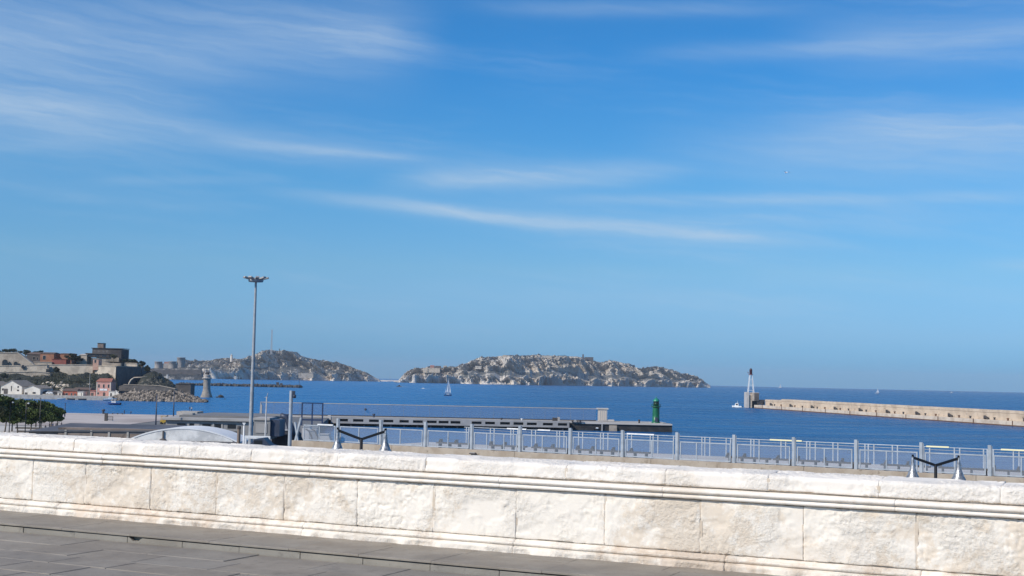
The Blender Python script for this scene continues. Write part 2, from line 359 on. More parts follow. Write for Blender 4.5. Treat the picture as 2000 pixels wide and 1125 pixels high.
class MB:
    """collects shapes, linked as one mesh object"""
    def __init__(s): s.v = []; s.f = []; s.mi = []; s.cur = 0; s.sm = []
    def add(s, vs, fs, smooth=False):
        b = len(s.v); s.v += [tuple(v) for v in vs]
        for f in fs: s.f.append(tuple(b + i for i in f)); s.mi.append(s.cur); s.sm.append(smooth)
        return s
    def box(s, x0, x1, y0, y1, z0, z1, bev=0.0):
        if bev:
            b = bev
            pts = []
            for z, k in ((z0, 1), (z0 + b, 0), (z1 - b, 0), (z1, 1)):
                i = b * k
                pts += [(x0 + i, y0 + i, z), (x1 - i, y0 + i, z), (x1 - i, y1 - i, z), (x0 + i, y1 - i, z)]
            fs = [(3, 2, 1, 0), (12, 13, 14, 15)]
            for r in range(3):
                for k in range(4): fs.append((r * 4 + k, r * 4 + (k + 1) % 4, r * 4 + 4 + (k + 1) % 4, r * 4 + 4 + k))
            return s.add(pts, fs)
        return s.add([(x0, y0, z0), (x1, y0, z0), (x1, y1, z0), (x0, y1, z0), (x0, y0, z1), (x1, y0, z1), (x1, y1, z1), (x0, y1, z1)],
                     [(3, 2, 1, 0), (4, 5, 6, 7), (0, 1, 5, 4), (1, 2, 6, 5), (2, 3, 7, 6), (3, 0, 4, 7)])
    def prism(s, poly, z0, z1):       # vertical prism, counterclockwise outline
        n = len(poly)
        return s.add([(x, y, z0) for x, y in poly] + [(x, y, z1) for x, y in poly],
                     [tuple(range(n))[::-1], tuple(range(n, 2 * n))] + [(i, (i + 1) % n, n + (i + 1) % n, n + i) for i in range(n)])
    def hprism(s, poly, y0, y1):      # outline in x,z extruded along y
        n = len(poly)
        return s.add([(x, y0, z) for x, z in poly] + [(x, y1, z) for x, z in poly],
                     [tuple(range(n)), tuple(range(n, 2 * n))[::-1]] + [(i, n + i, n + (i + 1) % n, (i + 1) % n) for i in range(n)])
    def lathe(s, prof, cx=0, cy=0, n=16, smooth=True):
        vs = []; fs = []
        for r, z in prof:
            for k in range(n):
                a = 2 * pi * k / n; vs.append((cx + r * cos(a), cy + r * sin(a), z))
        for i in range(len(prof) - 1):
            for k in range(n): fs.append((i * n + k, i * n + (k + 1) % n, (i + 1) * n + (k + 1) % n, (i + 1) * n + k))
        s.add(vs, fs, smooth)
        if prof[0][0] > 1e-6: s.add([vs[k] for k in range(n)][::-1], [tuple(range(n))])
        if prof[-1][0] > 1e-6: s.add(vs[-n:], [tuple(range(n))])
        return s
    def tube(s, pts, r, n=8, r2=None):
        pts = [Vector(p) for p in pts]; rings = []; L = len(pts)
        for i, p in enumerate(pts):
            d = (pts[min(i + 1, L - 1)] - pts[max(i - 1, 0)]).normalized()
            a = d.orthogonal().normalized() if abs(d.z) > 0.99 else d.cross(Vector((0, 0, 1))).normalized()
            b = a.cross(d); rr = r if r2 is None else r + (r2 - r) * i / (L - 1)
            rings.append([p + a * rr * cos(2 * pi * k / n) + b * rr * sin(2 * pi * k / n) for k in range(n)])
        vs = [v for rg in rings for v in rg]; fs = []
        for i in range(L - 1):
            for k in range(n): fs.append((i * n + k, i * n + (k + 1) % n, (i + 1) * n + (k + 1) % n, (i + 1) * n + k))
        fs += [tuple(range(n))[::-1], tuple(range((L - 1) * n, L * n))]
        return s.add(vs, fs, n > 5)
    def bar(s, a, b, w, h):           # rectangular bar from a to b
        a = Vector(a); b = Vector(b); d = (b - a).normalized()
        u = Vector((0, 0, 1)) if abs(d.z) < 0.95 else Vector((0, 1, 0))
        q = d.cross(u).normalized() * w / 2; t = q.cross(d).normalized() * h / 2
        vs = [p + i * q + j * t for p in (a, b) for i, j in ((-1, -1), (1, -1), (1, 1), (-1, 1))]
        return s.add(vs, [(3, 2, 1, 0), (4, 5, 6, 7), (0, 1, 5, 4), (1, 2, 6, 5), (2, 3, 7, 6), (3, 0, 4, 7)])
    def mesh(s, name, mats):
        me = bpy.data.meshes.new(name); me.from_pydata(s.v, [], s.f)
        for mt in (mats if isinstance(mats, (list, tuple)) else [mats]): me.materials.append(mt)
        me.polygons.foreach_set('material_index', s.mi); me.polygons.foreach_set('use_smooth', s.sm)
        me.update()
        bm = bmesh.new(); bm.from_mesh(me); bmesh.ops.recalc_face_normals(bm, faces=bm.faces); bm.to_mesh(me); bm.free()
        return me
    def build(s, name, mats, parent=None, loc=None, rz=0.0):
        return link(name, s.mesh(name, mats), parent, loc, rz)

def grid_mesh(name, P, material, smooth=True):
    """P: array (n,m,3) -> sheet"""
    n, mm_, _ = P.shape
    idx = np.arange(n * mm_).reshape(n, mm_)
    q = np.stack([idx[:-1, :-1], idx[1:, :-1], idx[1:, 1:], idx[:-1, 1:]], -1).reshape(-1, 4)
    me = bpy.data.meshes.new(name)
    me.vertices.add(n * mm_); me.vertices.foreach_set('co', P.reshape(-1).astype(np.float32))
    me.loops.add(q.size); me.loops.foreach_set('vertex_index', q.reshape(-1).astype(np.int32))
    me.polygons.add(len(q)); me.polygons.foreach_set('loop_start', np.arange(0, q.size, 4, dtype=np.int32))
    me.polygons.foreach_set('use_smooth', np.full(len(q), smooth))
    me.update(calc_edges=True); me.materials.append(material)
    return me

# vectorised value noise
_T = rng.random((64, 64, 64)).astype(np.float32)
def vn(x, y, z=0.0):
    x = np.asarray(x, float); y = np.asarray(y, float); z = np.broadcast_to(np.asarray(z, float), np.broadcast(x, y).shape)
    x, y = np.broadcast_arrays(x, y)
    xi = np.floor(x).astype(int); yi = np.floor(y).astype(int); zi = np.floor(z).astype(int)
    fx = x - xi; fy = y - yi; fz = z - zi
    fx = fx * fx * (3 - 2 * fx); fy = fy * fy * (3 - 2 * fy); fz = fz * fz * (3 - 2 * fz)
    def g(a, b, c): return _T[(xi + a) & 63, (yi + b) & 63, (zi + c) & 63]
    c0 = (g(0,0,0)*(1-fx)+g(1,0,0)*fx)*(1-fy)+(g(0,1,0)*(1-fx)+g(1,1,0)*fx)*fy
    c1 = (g(0,0,1)*(1-fx)+g(1,0,1)*fx)*(1-fy)+(g(0,1,1)*(1-fx)+g(1,1,1)*fx)*fy
    return c0 * (1 - fz) + c1 * fz
def fbm(x, y, z=0.0, o=5, g=0.5, ridged=False):
    s = 0; a = 1.0; t = 0
    for i in range(o):
        k = vn(np.asarray(x) * 2 ** i + 17.3 * i, np.asarray(y) * 2 ** i + 5.1 * i, np.asarray(z) * 2 ** i + 9.7 * i)
        if ridged: k = 1 - np.abs(2 * k - 1)
        s = s + a * k; t += a; a *= g
    return s / t

_ico = None
def ico():
    global _ico
    if _ico is None:
        bm = bmesh.new(); bmesh.ops.create_icosphere(bm, subdivisions=1, radius=1.0)
        bm.verts.ensure_lookup_table(); _ico = ([v.co.copy() for v in bm.verts], [tuple(v.index for v in f.verts) for f in bm.faces]); bm.free()
    return _ico
def rock(mb, c, r, rnd, flat=0.7):
    vs, fs = ico(); c = Vector(c); sx, sy = rnd.uniform(.7, 1.3), rnd.uniform(.7, 1.3)
    mb.add([c + Vector((v.x * r * sx * rnd.uniform(.75, 1.15), v.y * r * sy * rnd.uniform(.75, 1.15), v.z * r * flat * rnd.uniform(.75, 1.15))) for v in vs], fs)

def leaves(name, clumps, size, n_per, material, parent=None, kind=None):
    """leaf cards spread through a set of ellipsoid clumps (x,y,z,rx,ry,rz)"""
    C = []
    for (cx, cy, cz, rx, ry, rz) in clumps:
        d = rng.normal(size=(n_per, 3)); d /= np.linalg.norm(d, axis=1)[:, None]
        rad = rng.random(n_per) ** 0.45
        C.append(np.array([cx, cy, cz]) + d * rad[:, None] * np.array([rx, ry, rz]))
    C = np.concatenate(C); N = len(C)
    a = rng.normal(size=(N, 3)); a /= np.linalg.norm(a, axis=1)[:, None]
    b = np.cross(a, rng.normal(size=(N, 3))); b /= np.linalg.norm(b, axis=1)[:, None]
    s = size * (0.6 + 0.8 * rng.random(N))[:, None]
    V = np.stack([C - a * s, C - b * s * 0.6, C + a * s, C + b * s * 0.6], 1).reshape(-1, 3)
    me = bpy.data.meshes.new(name)
    me.vertices.add(len(V)); me.vertices.foreach_set('co', V.reshape(-1).astype(np.float32))
    me.loops.add(N * 4); me.loops.foreach_set('vertex_index', np.arange(N * 4, dtype=np.int32))
    me.polygons.add(N); me.polygons.foreach_set('loop_start', np.arange(0, N * 4, 4, dtype=np.int32))
    me.update(calc_edges=True); me.materials.append(material)
    o = link(name, me, parent)
    if kind: o['kind'] = kind
    return o
# ================================================================== SEA
def sea():
    NA = 256
    rad = [0.5, 40, 80] + list(np.geomspace(120, 17000, 60))
    P = np.zeros((len(rad), NA + 1, 3))
    for i, r in enumerate(rad):
        a = np.linspace(0, 2 * pi, NA + 1)
        P[i, :, 0] = r * np.cos(a); P[i, :, 1] = r * np.sin(a); P[i, :, 2] = -r * r / 12.74e6
    tag(link('sea', grid_mesh('sea', P, M_sea)), kind='structure')
sea()

HAZE = 4.2e-5
def haze():
    M = bpy.data.materials.new('haze_air'); M.use_nodes = True; t = M.node_tree; t.nodes.clear(); B = NB(t)
    v = B.n('ShaderNodeVolumePrincipled'); v.inputs['Color'].default_value = (0.80, 0.88, 1.0, 1); v.inputs['Density'].default_value = HAZE
    v.inputs['Anisotropy'].default_value = 0.0
    o = B.n('ShaderNodeOutputMaterial'); B.l(v.outputs[0], o.inputs['Volume'])
    tag(MB().box(-17500, 17500, -17500, 17500, -26, 190).build('haze', M), kind='stuff')
haze()

# ================================================================== PARAPET WALL AND PAVEMENT (foreground)
ZP = EYE - 1.65                                     # level of the upper pavement
A = on_z(0, 995, ZP); Bp = on_z(1500, 1120, ZP)
WD = (Bp - A); WD.z = 0; WD.normalize()              # along the wall, to the right
WN = Vector((WD.y, -WD.x, 0))                        # towards the camera
WANG = math.atan2(WD.y, WD.x)
def s_of(px, off=0.0):                               # where a sight line crosses the wall's face plane
    d = ray(px, 900); d = Vector((d.x, d.y)); o = Vector((A.x + WN.x * off, A.y + WN.y * off))
    det = d.x * (-WD.y) + d.y * WD.x
    t = (o.x * (-WD.y) + o.y * WD.x) / det
    return (Vector((d.x * t, d.y * t)) - o).dot(Vector((WD.x, WD.y)))
SL, SR = s_of(0) - 9.0, s_of(2000) + 7.0
wall = thing('parapet_wall', 'long limewashed stone parapet wall running beside the grey pavement', 'wall', (A.x, A.y, ZP), WANG)
# local frame: +x along the wall, -y towards the camera, z up
def strip(name, prof, s0, s1, ds, disp, material, gap=0.006, edge=0.022):
    """profile (y, z) swept along x with a displacement that closes in at both ends (a stone with recessed joints)"""
    prof = np.array(prof, float)
    seg = np.hypot(*np.diff(prof, axis=0).T); L = np.concatenate([[0], np.cumsum(seg)])
    npz = max(3, int(L[-1] / ds) + 1); t = np.linspace(0, L[-1], npz)
    py_ = np.interp(t, L, prof[:, 0]); pz_ = np.interp(t, L, prof[:, 1])
    tg = np.gradient(np.stack([py_, pz_], 1), axis=0); tg /= np.linalg.norm(tg, axis=1)[:, None] + 1e-9
    nrm = np.stack([-tg[:, 1], tg[:, 0]], 1)
    nx = max(4, int((s1 - s0) / ds) + 1); x = np.linspace(s0 + gap, s1 - gap, nx)
    XX, TT = np.meshgrid(x, t, indexing='ij')
    d = disp(XX, TT)
    e = np.minimum(XX - x[0], x[-1] - XX)
    jit = .4 + 1.2 * vn(TT * 14, XX * 0 + s0 * 3.1, 2.0)
    d = d - edge * jit * np.clip(1 - e / 0.016, 0, 1) ** 1.5
    P = np.zeros((nx, npz, 3)); P[:, :, 0] = XX
    P[:, :, 1] = py_[None, :] + nrm[:, 0][None, :] * d; P[:, :, 2] = pz_[None, :] + nrm[:, 1][None, :] * d
    # return the two ends into the wall
    e0 = P[:1].copy(); e0[:, :, 1] += 0.05; e1 = P[-1:].copy(); e1[:, :, 1] += 0.05
    P = np.concatenate([e0, P, e1], 0)
    return link(name, grid_mesh(name, P[:, ::-1], material), wall)
def rough_disp(seed, amp=0.012, thr=0.47):
    ox = seed * 3.71
    def f(x, t):
        msk = np.clip((fbm(x * 2.3 + ox, t * 3.0, seed, 3) - thr) * 9, 0, 1)
        chips = fbm(x * 27 + ox, t * 29, seed * 1.3, 4, 0.62)
        chips = np.abs(chips - 0.5) * 2.6
        lumps = fbm(x * 4.0, t * 4.0, seed, 3) - 0.5
        steps = np.clip((fbm(x * 5 + 3 * ox, t * 8, seed + 5, 4) - 0.52) * 14, 0, 1)
        return amp * (msk * (0.35 - chips * 1.6) + lumps * .5 - steps * 0.55)
    return f
def joints(pxs, lo, hi, mean, rnd_, off=0.0):
    s = sorted(s_of(p, off) for p in pxs); out = list(s)
    while out[0] > lo: out.insert(0, out[0] - mean * rnd_.uniform(.8, 1.2))
    while out[-1] < hi: out.append(out[-1] + mean * rnd_.uniform(.8, 1.2))
    return out
rj = random.Random(3)
# mortar core
MB().box(SL - 1, SR + 2.5, 0.035, 0.455, -0.15, 0.80).build('core', M_mortar, wall)
rm_ = random.Random(77)
def mortar(x, z0, z1, y):      # pointing that fills most joints nearly flush
    if rm_.random() < .92:
        h = z1 - z0; a_ = z0 + (0 if rm_.random() < .6 else h * rm_.uniform(.2, .5)); b_ = z1 - (0 if rm_.random() < .6 else h * rm_.uniform(.15, .4))
        MB().box(x - .014, x + .014, y, .04, a_, b_, .003).build('mortar', M_mortar, wall)
FINE = 0.012
def ds_for(a, b): return FINE if (b > s_of(0) - 1.0 and a < s_of(2000) + 1.0) else 0.05
mj = joints([65, 168, 296, 424, 557, 700, 849, 1010, 1183, 1370, 1570, 1790], SL, SR, 0.95, rj)
for i in range(len(mj) - 1):
    a, b = mj[i], mj[i + 1]
    strip('wall_block', [(0.03, 0.128), (0.006, 0.134), (0.0, 0.16), (0.0, 0.585), (0.004, 0.597), (0.03, 0.60)], a, b, ds_for(a, b), rough_disp(i + 1, 0.0115, 0.45), M_block, gap=rj.choice((.0005, .001, .002)), edge=rj.choice((.0, .002, .004, .007)))
    mortar(b, .15, .59, .004)
cj = joints([17, 142, 236, 350, 490, 660, 831, 1106, 1300, 1501, 1716, 1954], SL, SR, 1.0, rj)
for i in range(len(cj) - 1):
    a, b = cj[i], cj[i + 1]
    strip('coping_stone', [(0.03, 0.712), (0.004, 0.715), (-0.002, 0.728), (0.0, 0.820), (0.012, 0.844), (0.045, 0.855), (0.42, 0.868), (0.46, 0.85), (0.46, 0.70)], a, b, ds_for(a, b), rough_disp(i + 31, 0.012, 0.47), M_coping, gap=0.0003, edge=rj.choice((.0, .001, .004, .002)))
    mortar(b, .73, .82, .004)
rollp = [(0.03, 0.602)] + [(-0.018 - 0.022 * sin(t), 0.622 - 0.019 * cos(t)) for t in np.linspace(0, pi, 7)] + [(-0.010, 0.645)] + [(-0.026 - 0.028 * sin(t), 0.672 - 0.023 * cos(t)) for t in np.linspace(0, pi, 8)] + [(0.0, 0.699), (0.03, 0.701)]
def smooth_disp(seed): return lambda x, t: 0.006 * (fbm(x * 3, t * 2, seed, 4) - 0.5) + 0.003 * (fbm(x * 16, t * 12, seed, 3) - .5)
rr = joints([205, 610, 980, 1298, 1750], SL, SR, 2.4, rj)
for i in range(len(rr) - 1):
    strip('moulding_stone', rollp, rr[i], rr[i + 1], 0.014 if ds_for(rr[i], rr[i + 1]) == FINE else 0.05, smooth_disp(i + 60), M_mould, gap=0.0003, edge=0.002)
pl = [(-0.058, -0.02), (-0.062, 0.045), (-0.052, 0.058), (-0.030, 0.062), (-0.030, 0.070), (-0.048, 0.074), (-0.050, 0.096), (-0.040, 0.104), (-0.018, 0.106), (-0.016, 0.116), (0.0, 0.126), (0.03, 0.128)]
pj = joints([120, 600, 1010, 1420, 1800], SL, SR, 1.9, rj)
def plinth_disp(seed): return lambda x, t: 0.009 * (fbm(x * 15, t * 10, seed, 4) - 0.5) + 0.075 * np.clip(1.5 - t / 0.06, 0, 1) * (fbm(x * 7, t * 4, seed + 3, 4) - 0.5)
for i in range(len(pj) - 1):
    strip('plinth_stone', pl, pj[i], pj[i + 1], ds_for(pj[i], pj[i + 1]), plinth_disp(i + 80), M_plinth, gap=0.0005, edge=0.004)

# ---- pavement: upper walk, kerb step, lower paving
KERB_H = 0.088
K0 = on_z(0, 1020, ZP); KOFF = (K0 - A).dot(WN)       # kerb edge distance from the wall
pav = bpy.data.objects.new('pavement', None); col.objects.link(pav); pav.location = (A.x, A.y, ZP); pav.rotation_euler = (0, 0, WANG)
tag(pav, kind='structure')
MB().box(SL - 30, SR + 30, -KOFF - 40, 0.0, -0.45, -0.125).build('paving_bed', M_joint, pav)
MB().box(SL - 30, SR + 30, 0.0, 0.5, -0.45, -0.16).build('paving_bed', M_joint, pav)
def slab(name, x0, x1, y0, y1, zt, th, m_, rnd_, bev=0.004):
    o = MB().box(x0, x1, y0, y1, zt - th, zt, bev).build(name, m_, pav)
    return o
rp = random.Random(5)
# kerb stones
ks = [s_of(p, KOFF) for p in (52, 151, 255, 362, 473, 592, 714, 845, 980)]
kmean = (ks[-1] - ks[0]) / 8
kx = list(ks)
while kx[0] > SL: kx.insert(0, kx[0] - kmean)
while kx[-1] < SR: kx.append(kx[-1] + kmean)
for a, b in zip(kx[:-1], kx[1:]):
    if abs(a - ks[2]) < 1e-6:           # the stone with a broken upper corner
        w_ = b - a
        MB().hprism([(a + .0035, -.2), (b - .0035, -.2), (b - .0035, -.032), (a + .20, -.032), (a + .165, -.046), (a + .14, -.068), (a + .10, -.062), (a + .07, -.07), (a + .035, -.045), (a + .02, -.033), (a + .0035, -.032)], -KOFF, -KOFF + .055).box(a + .0035, b - .0035, -KOFF + .0552, -KOFF + .28, -.2, -.033).build('kerb_stone', M_kerb, pav)
        continue
    o = slab('kerb_stone', a + .0035, b - .0035, -KOFF + rp.uniform(-.003, .003), -KOFF + 0.28, -.032 + rp.uniform(-.002, .001), 0.17, M_kerb, rp, 0.004)
# chipped kerb corner beside the third joint
# upper walk slabs: two rows
rows = [(-KOFF - 0.016, (-KOFF + 0.28) * 0.5), ((-KOFF + 0.28) * 0.5 + .004, 0.03)]
for k, (y0, y1) in enumerate(rows):
    x = SL + k * .4
    while x < SR:
        w = rp.uniform(.75, 1.15); slab('paving_slab', x + .002, x + w - .002, y0, y1, rp.uniform(-.003, .0), 0.022 if k == 0 else .1, M_pave, rp, 0.003); x += w
# lower paving: rows parallel to the kerb
y = -KOFF - 0.004
for k in range(7):
    d = rp.choice([.42, .5, .56]); x = SL + rp.uniform(0, .6)
    while x < SR:
        w = rp.uniform(.6, 1.15)
        slab('paving_slab', x + .004, x + w - .004, y - d + .004, y - .004, -KERB_H + rp.uniform(-.005, .004), 0.09, M_pave, rp, 0.005); x += w
    y -= d
MB().box(SL - 30, SR + 30, -KOFF - 40, y - 0.01, -0.12, -KERB_H).build('paving_sheet', M_pave, pav)
MB().box(SL - 30, SL - .1, -KOFF, 0.0, -0.12, -0.002).build('paving_sheet', M_pave, pav)
MB().box(SR + 2, SR + 30, -KOFF, 0.0, -0.12, -0.002).build('paving_sheet', M_pave, pav)
# terrace retaining wall down to the lower port
tr = MB().box(SL - 30, SR + 30, 0.12, 0.48, -17.6, -0.16).build('terrace_ground', M_conc, None, (A.x, A.y, ZP), WANG)
tag(tr, kind='structure')

# ================================================================== LOWER PORT GROUND
ZQ = 3.0
qpoly = [(-520, -40), (-520, 512), (-330, 512), (-186, 508), (-112, 512), (-112, 556), (-72, 556), (-70, 517), (-52, 340), (-44, 150), (-20, 133), (90, 108), (90, -40)]
tag(MB().prism(qpoly[::-1], -3.0, ZQ - .004).build('port_ground', M_asph), kind='structure')
ep = [(-420, 395), (-118, 395), (-118, 511), (-330, 511.5), (-420, 511)]
tag(MB().prism(ep, ZQ - .003, ZQ + .10).build('esplanade', M_espl), kind='structure')
ep2 = [(-300, 235), (-108, 235), (-112, 391), (-330, 391)]
tag(MB().prism(ep2, ZQ - .003, ZQ + .008).build('plaza_path', M_conc_pale), kind='structure')

# ================================================================== PROMENADE WITH FENCE
ZF = 14.25
F0 = on_z(830, 873, ZF); F1 = on_z(1933, 930, ZF)
FD = (F1 - F0); FD.z = 0; FL = FD.length; FD.normalize(); FN = Vector((-FD.y, FD.x, 0))   # FN away from the camera
FANG = math.atan2(FD.y, FD.x)
BAY = FL / 10
def fl(px):   # fence coordinate from a photo column
    d = ray(px, 880); o = F0; det = d.x * (-FD.y) + d.y * FD.x
    t = (o.x * (-FD.y) + o.y * FD.x) / det
    return (Vector((d.x * t, d.y * t)) - Vector((o.x, o.y))).dot(Vector((FD.x, FD.y)))
FX0 = fl(572)
ENDX = BAY * 17
deck = MB().box(FX0, ENDX, 0.25, 22, -1.6, -0.85).box(FX0, ENDX, 20.6, 21.6, -11.2, -1.6).build('promenade_deck', M_conc_pale, None, (F0.x, F0.y, ZF), FANG)
tag(deck, kind='structure')
para = thing('parapet', 'long low beige concrete parapet carrying the blue-grey steel fence', 'parapet', (F0.x, F0.y, ZF), FANG)
x = FX0
rq = random.Random(2)
first = True
while x < ENDX:                       # cast in lengths, butt joints between them
    L = BAY * 2.63 * (0.9 if first else 1); first = False
    MB().box(x, min(x + L - .03, ENDX), -0.22, 0.24, -3.2, 0.0, 0.02).build('parapet_section', M_conc_beige, para)
    x += L
fence = thing('steel_fence', 'long pale blue-grey steel fence of mesh panels and tall flat posts on the concrete parapet', 'fence', (F0.x, F0.y, ZF), FANG)
post_me = MB().box(-.105, .105, -.10, .10, 0, 2.02, .01).box(.09, .17, -.04, .05, 0.05, 1.95).mesh('post', M_post)
PH0, PH1 = 0.05, 1.38
def panel(x0, x1, stiles):
    W_ = x1 - x0
    fr = MB()
    fr.box(x0, x1, -.035, .035, PH1 - .085, PH1); fr.box(x0, x1, -.035, .035, PH0, PH0 + .085)
    fr.box(x0, x0 + .08, -.033, .033, PH0 + .085, PH1 - .085); fr.box(x1 - .08, x1, -.033, .033, PH0 + .085, PH1 - .085)
    for t in stiles: fr.box(x0 + W_ * t - .04, x0 + W_ * t + .04, -.033, .033, PH0 + .085, PH1 - .085)
    f = fr.build('panel_frame', M_post, fence)
    MB().box(x0 + .08, x1 - .08, -.006, .006, PH0 + .08, PH1 - .08).build('mesh_infill', M_mesh, f)
stl = [(.47,), (.5,), (.44,), (.5,), (.3, .7), (.45,), (.5,), (.55,), (.33,), (.42,), (.5,)]
for k in range(-2, 17):
    link('post', post_me, fence, (k * BAY, 0, 0))
    if k < 16: panel(k * BAY + .24, (k + 1) * BAY - .24, stl[(k + 3) % len(stl)])
xe = fl(592)
panel(xe, -2 * BAY - .24, (.5,))
MB().bar((xe - .9, 0, -.2), (xe - .32, 0, 1.95), .16, .16).bar((xe - .55, 0, -.2), (xe - .95, 0, 1.55), .14, .14).build('end_strut', M_post, fence)
# back railing on the far edge of the deck
rail = thing('promenade_railing', 'thin steel railing with paired uprights on the far edge of the promenade', 'railing', (F0.x, F0.y, ZF), FANG)
yb = 21.2; zr = 0.82
MB().tube([(fl(655), yb, zr), (ENDX, yb, zr)], .045, 6).build('top_rail', M_post, rail)
MB().tube([(fl(655), yb, zr - .22), (ENDX, yb, zr - .22)], .025, 6).build('middle_rail', M_steel, rail)
MB().box(fl(655), ENDX, yb - .01, yb + .01, -.78, zr - .28).build('rail_infill', M_railinf, rail)
sta = MB().box(-.05, .05, -.05, .05, -.85, zr).mesh('upright', M_post)
k = 0; xx = fl(660)
while xx < ENDX:
    for dx in ((0, .42) if k % 2 else (0, .28, .75)): link('upright', sta, rail, (xx + dx, yb, 0))
    xx += BAY * (0.52 if k % 3 else 0.62); k += 1
def lightbar(p0, p1, m_): 
    d0 = fl(p0) ; d1 = fl(p1)
    MB().box(d0, d1, yb - .12, yb + .02, zr - .02, zr + .10).build('handrail_bar', m_, rail)
for p0, p1, m_ in ((748, 790, M_white), (815, 842, M_white), (1010, 1070, M_white), (1328, 1400, M_yellowbar), (1683, 1735, M_yellowbar), (1855, 1925, M_yellowbar)):
    lightbar(p0, p1, m_)
MB().box(fl(620), fl(650), -.12, .02, PH1 + .0, PH1 + .12).build('handrail_bar', M_white, fence)
# benches along the deck
def bench_mesh(L):
    b = MB()
    for j in range(3): b.box(-L / 2, L / 2, -.24 + j * .17, -.10 + j * .17, .38, .52)
    return b.mesh('seat', M_wood), MB().box(-.05, .05, -.24, .24, 0, .43).mesh('leg', M_wood)
BL = BAY * 0.86
seat_me, leg_me = bench_mesh(BL)
arm_me = MB().box(-.05, .05, -.25, .25, .505, .80).box(-.12, .12, -.25, -.2, .52, .66).mesh('armrest', M_wood)
bn_names = ['behind the lamp on the left', 'left of the bollard pair', 'in front of the glass screen pillar', 'nearest the quay lighthouse', '', '', '', '', '', '', '', '', '']
bpx = [745, 858, 950, 1046, 1118, 1375, 1480, 1590, 1720, 1850, 1965]
for i, px in enumerate(bpx):
    word = ['first', 'second', 'third', 'fourth', 'fifth', 'sixth', 'seventh', 'eighth', 'ninth', 'tenth', 'eleventh'][i]
    yy = 14.0
    t = thing('bench', 'dark slatted bench on the promenade behind the fence, %s from the left' % word, 'bench',
              F0 + FD * (fl(px) - yy * 0.10) + FN * yy + Vector((0, 0, -.85)), FANG, 'dark benches along the promenade')
    link('seat', seat_me, t)
    for dx in (-.42, -.14, .14, .42): link('leg', leg_me, t, (dx * BL, 0, 0))
    link('armrest', arm_me, t, (-.08 * BL if i % 2 else -.40 * BL, 0, 0))
    link('armrest', arm_me, t, (-.46 * BL if i % 2 else .05 * BL, 0, 0))
# floodlight box on the parapet and a small fitting
t = thing('floodlight', 'small white floodlight box clipped on the concrete parapet below the fence', 'floodlight', F0 + FD * fl(1445) - FN * .35 + Vector((0, 0, -.62)), FANG)
MB().box(-.42, .10, -.12, .12, 0, .26, .02).build('housing', M_white, t)
MB().box(-.38, .06, -.13, -.12, .04, .17).build('lens', M_glassdark, t)
MB().tube([(.10, 0, .12), (.42, 0, .10), (.55, 0, -.02)], .05, 6).build('bracket', M_white, t)
MB().lathe([(.0, -.1), (.10, -.1), (.12, 0), (.08, .12), (0, .14)], .55, 0, 8).build('knuckle', M_black, t)
t = thing('floodlight', 'small dark wall fitting on the parapet behind the white wall', 'floodlight', F0 + FD * fl(928) - FN * .35 + Vector((0, 0, -.35)), FANG)
MB().box(-.28, .28, -.12, .1, 0, .09, .01).build('housing', M_bunker, t); MB().box(-.22, .22, -.11, .1, .09, .14, .01).build('cover', M_lgrey, t)

# ================================================================== Y-SHAPED LAMPS
def y_lamp(px, pyc, Y, label, wpx, drop):
    """post with two raised arms, a flared aluminium shade hanging at each tip"""
    c = at(px, pyc, Y); s = Y / FOC
    hw = wpx * s / 2; zc = c.z
    t = thing('twin_street_lamp', label, 'street lamp', (c.x, c.y, ZQ), 0, 'twin lamps with hanging silver shades')
    zj = zc - ZQ
    MB().tube([(0, 0, 0), (0, 0, zj)], .085, 10, .06).box(-.16, .16, -.16, .16, 0, .25, .02).build('post', M_black, t)
    for sg in (-1, 1):
        MB().bar((0, 0, zj - .02), (sg * hw, 0, zj + drop * s), .08, .10).build('arm', M_black, t)
        tip = zj + drop * s + .06
        sh = MB().lathe([(.04, .0), (.055, -.12), (.08, -.32), (.11, -.48), (.20, -.72), (.27, -.84), (.28, -.89), (.26, -.90)], sg * (hw + .03), 0, 14).build('lamp_shade', M_chrome, t, (0, 0, tip))
        MB().lathe([(.045, .06), (.045, -.02), (.04, -.02)], sg * (hw + .03), 0, 8).build('cap', M_black, sh)
y_lamp(706, 857, 52, 'black Y-shaped lamp with two silver shades, in front of the left fence end', 90, 15)
y_lamp(1827.5, 908, 52, 'black Y-shaped lamp with two silver shades, behind the right part of the wall', 86, 13)
# ================================================================== PORT, LEFT FOREGROUND
# tall mast with a crown of floodlights
Yb = 150; c = at(489, 865, Yb); top = at(498.5, 549, Yb)
t = thing('floodlight_mast', 'very tall tapered steel mast with a crown of floodlights, the tallest post', 'light mast', (c.x, c.y, ZQ))
H = top.z - ZQ
MB().lathe([(.32, 0), (.27, H * .3), (.20, H * .6), (.125, H)], n=14).build('mast', M_steel, t)
MB().lathe([(.0, H - .1), (.80, H - .1), (.86, H + .05), (.86, H + .16), (.3, H + .3), (0, H + .3)], n=16).build('crown_ring', M_steel, t)
fl_me = MB().box(-.2, .2, .0, .72, -.10, .08, .02).mesh('floodlight_head', M_lgrey)
for k in range(10):
    a = 2 * pi * k / 10
    o = link('floodlight_head', fl_me, t, (0.72 * cos(a), 0.72 * sin(a), H + .24)); o.rotation_euler = (R(14), 0, a - pi / 2)
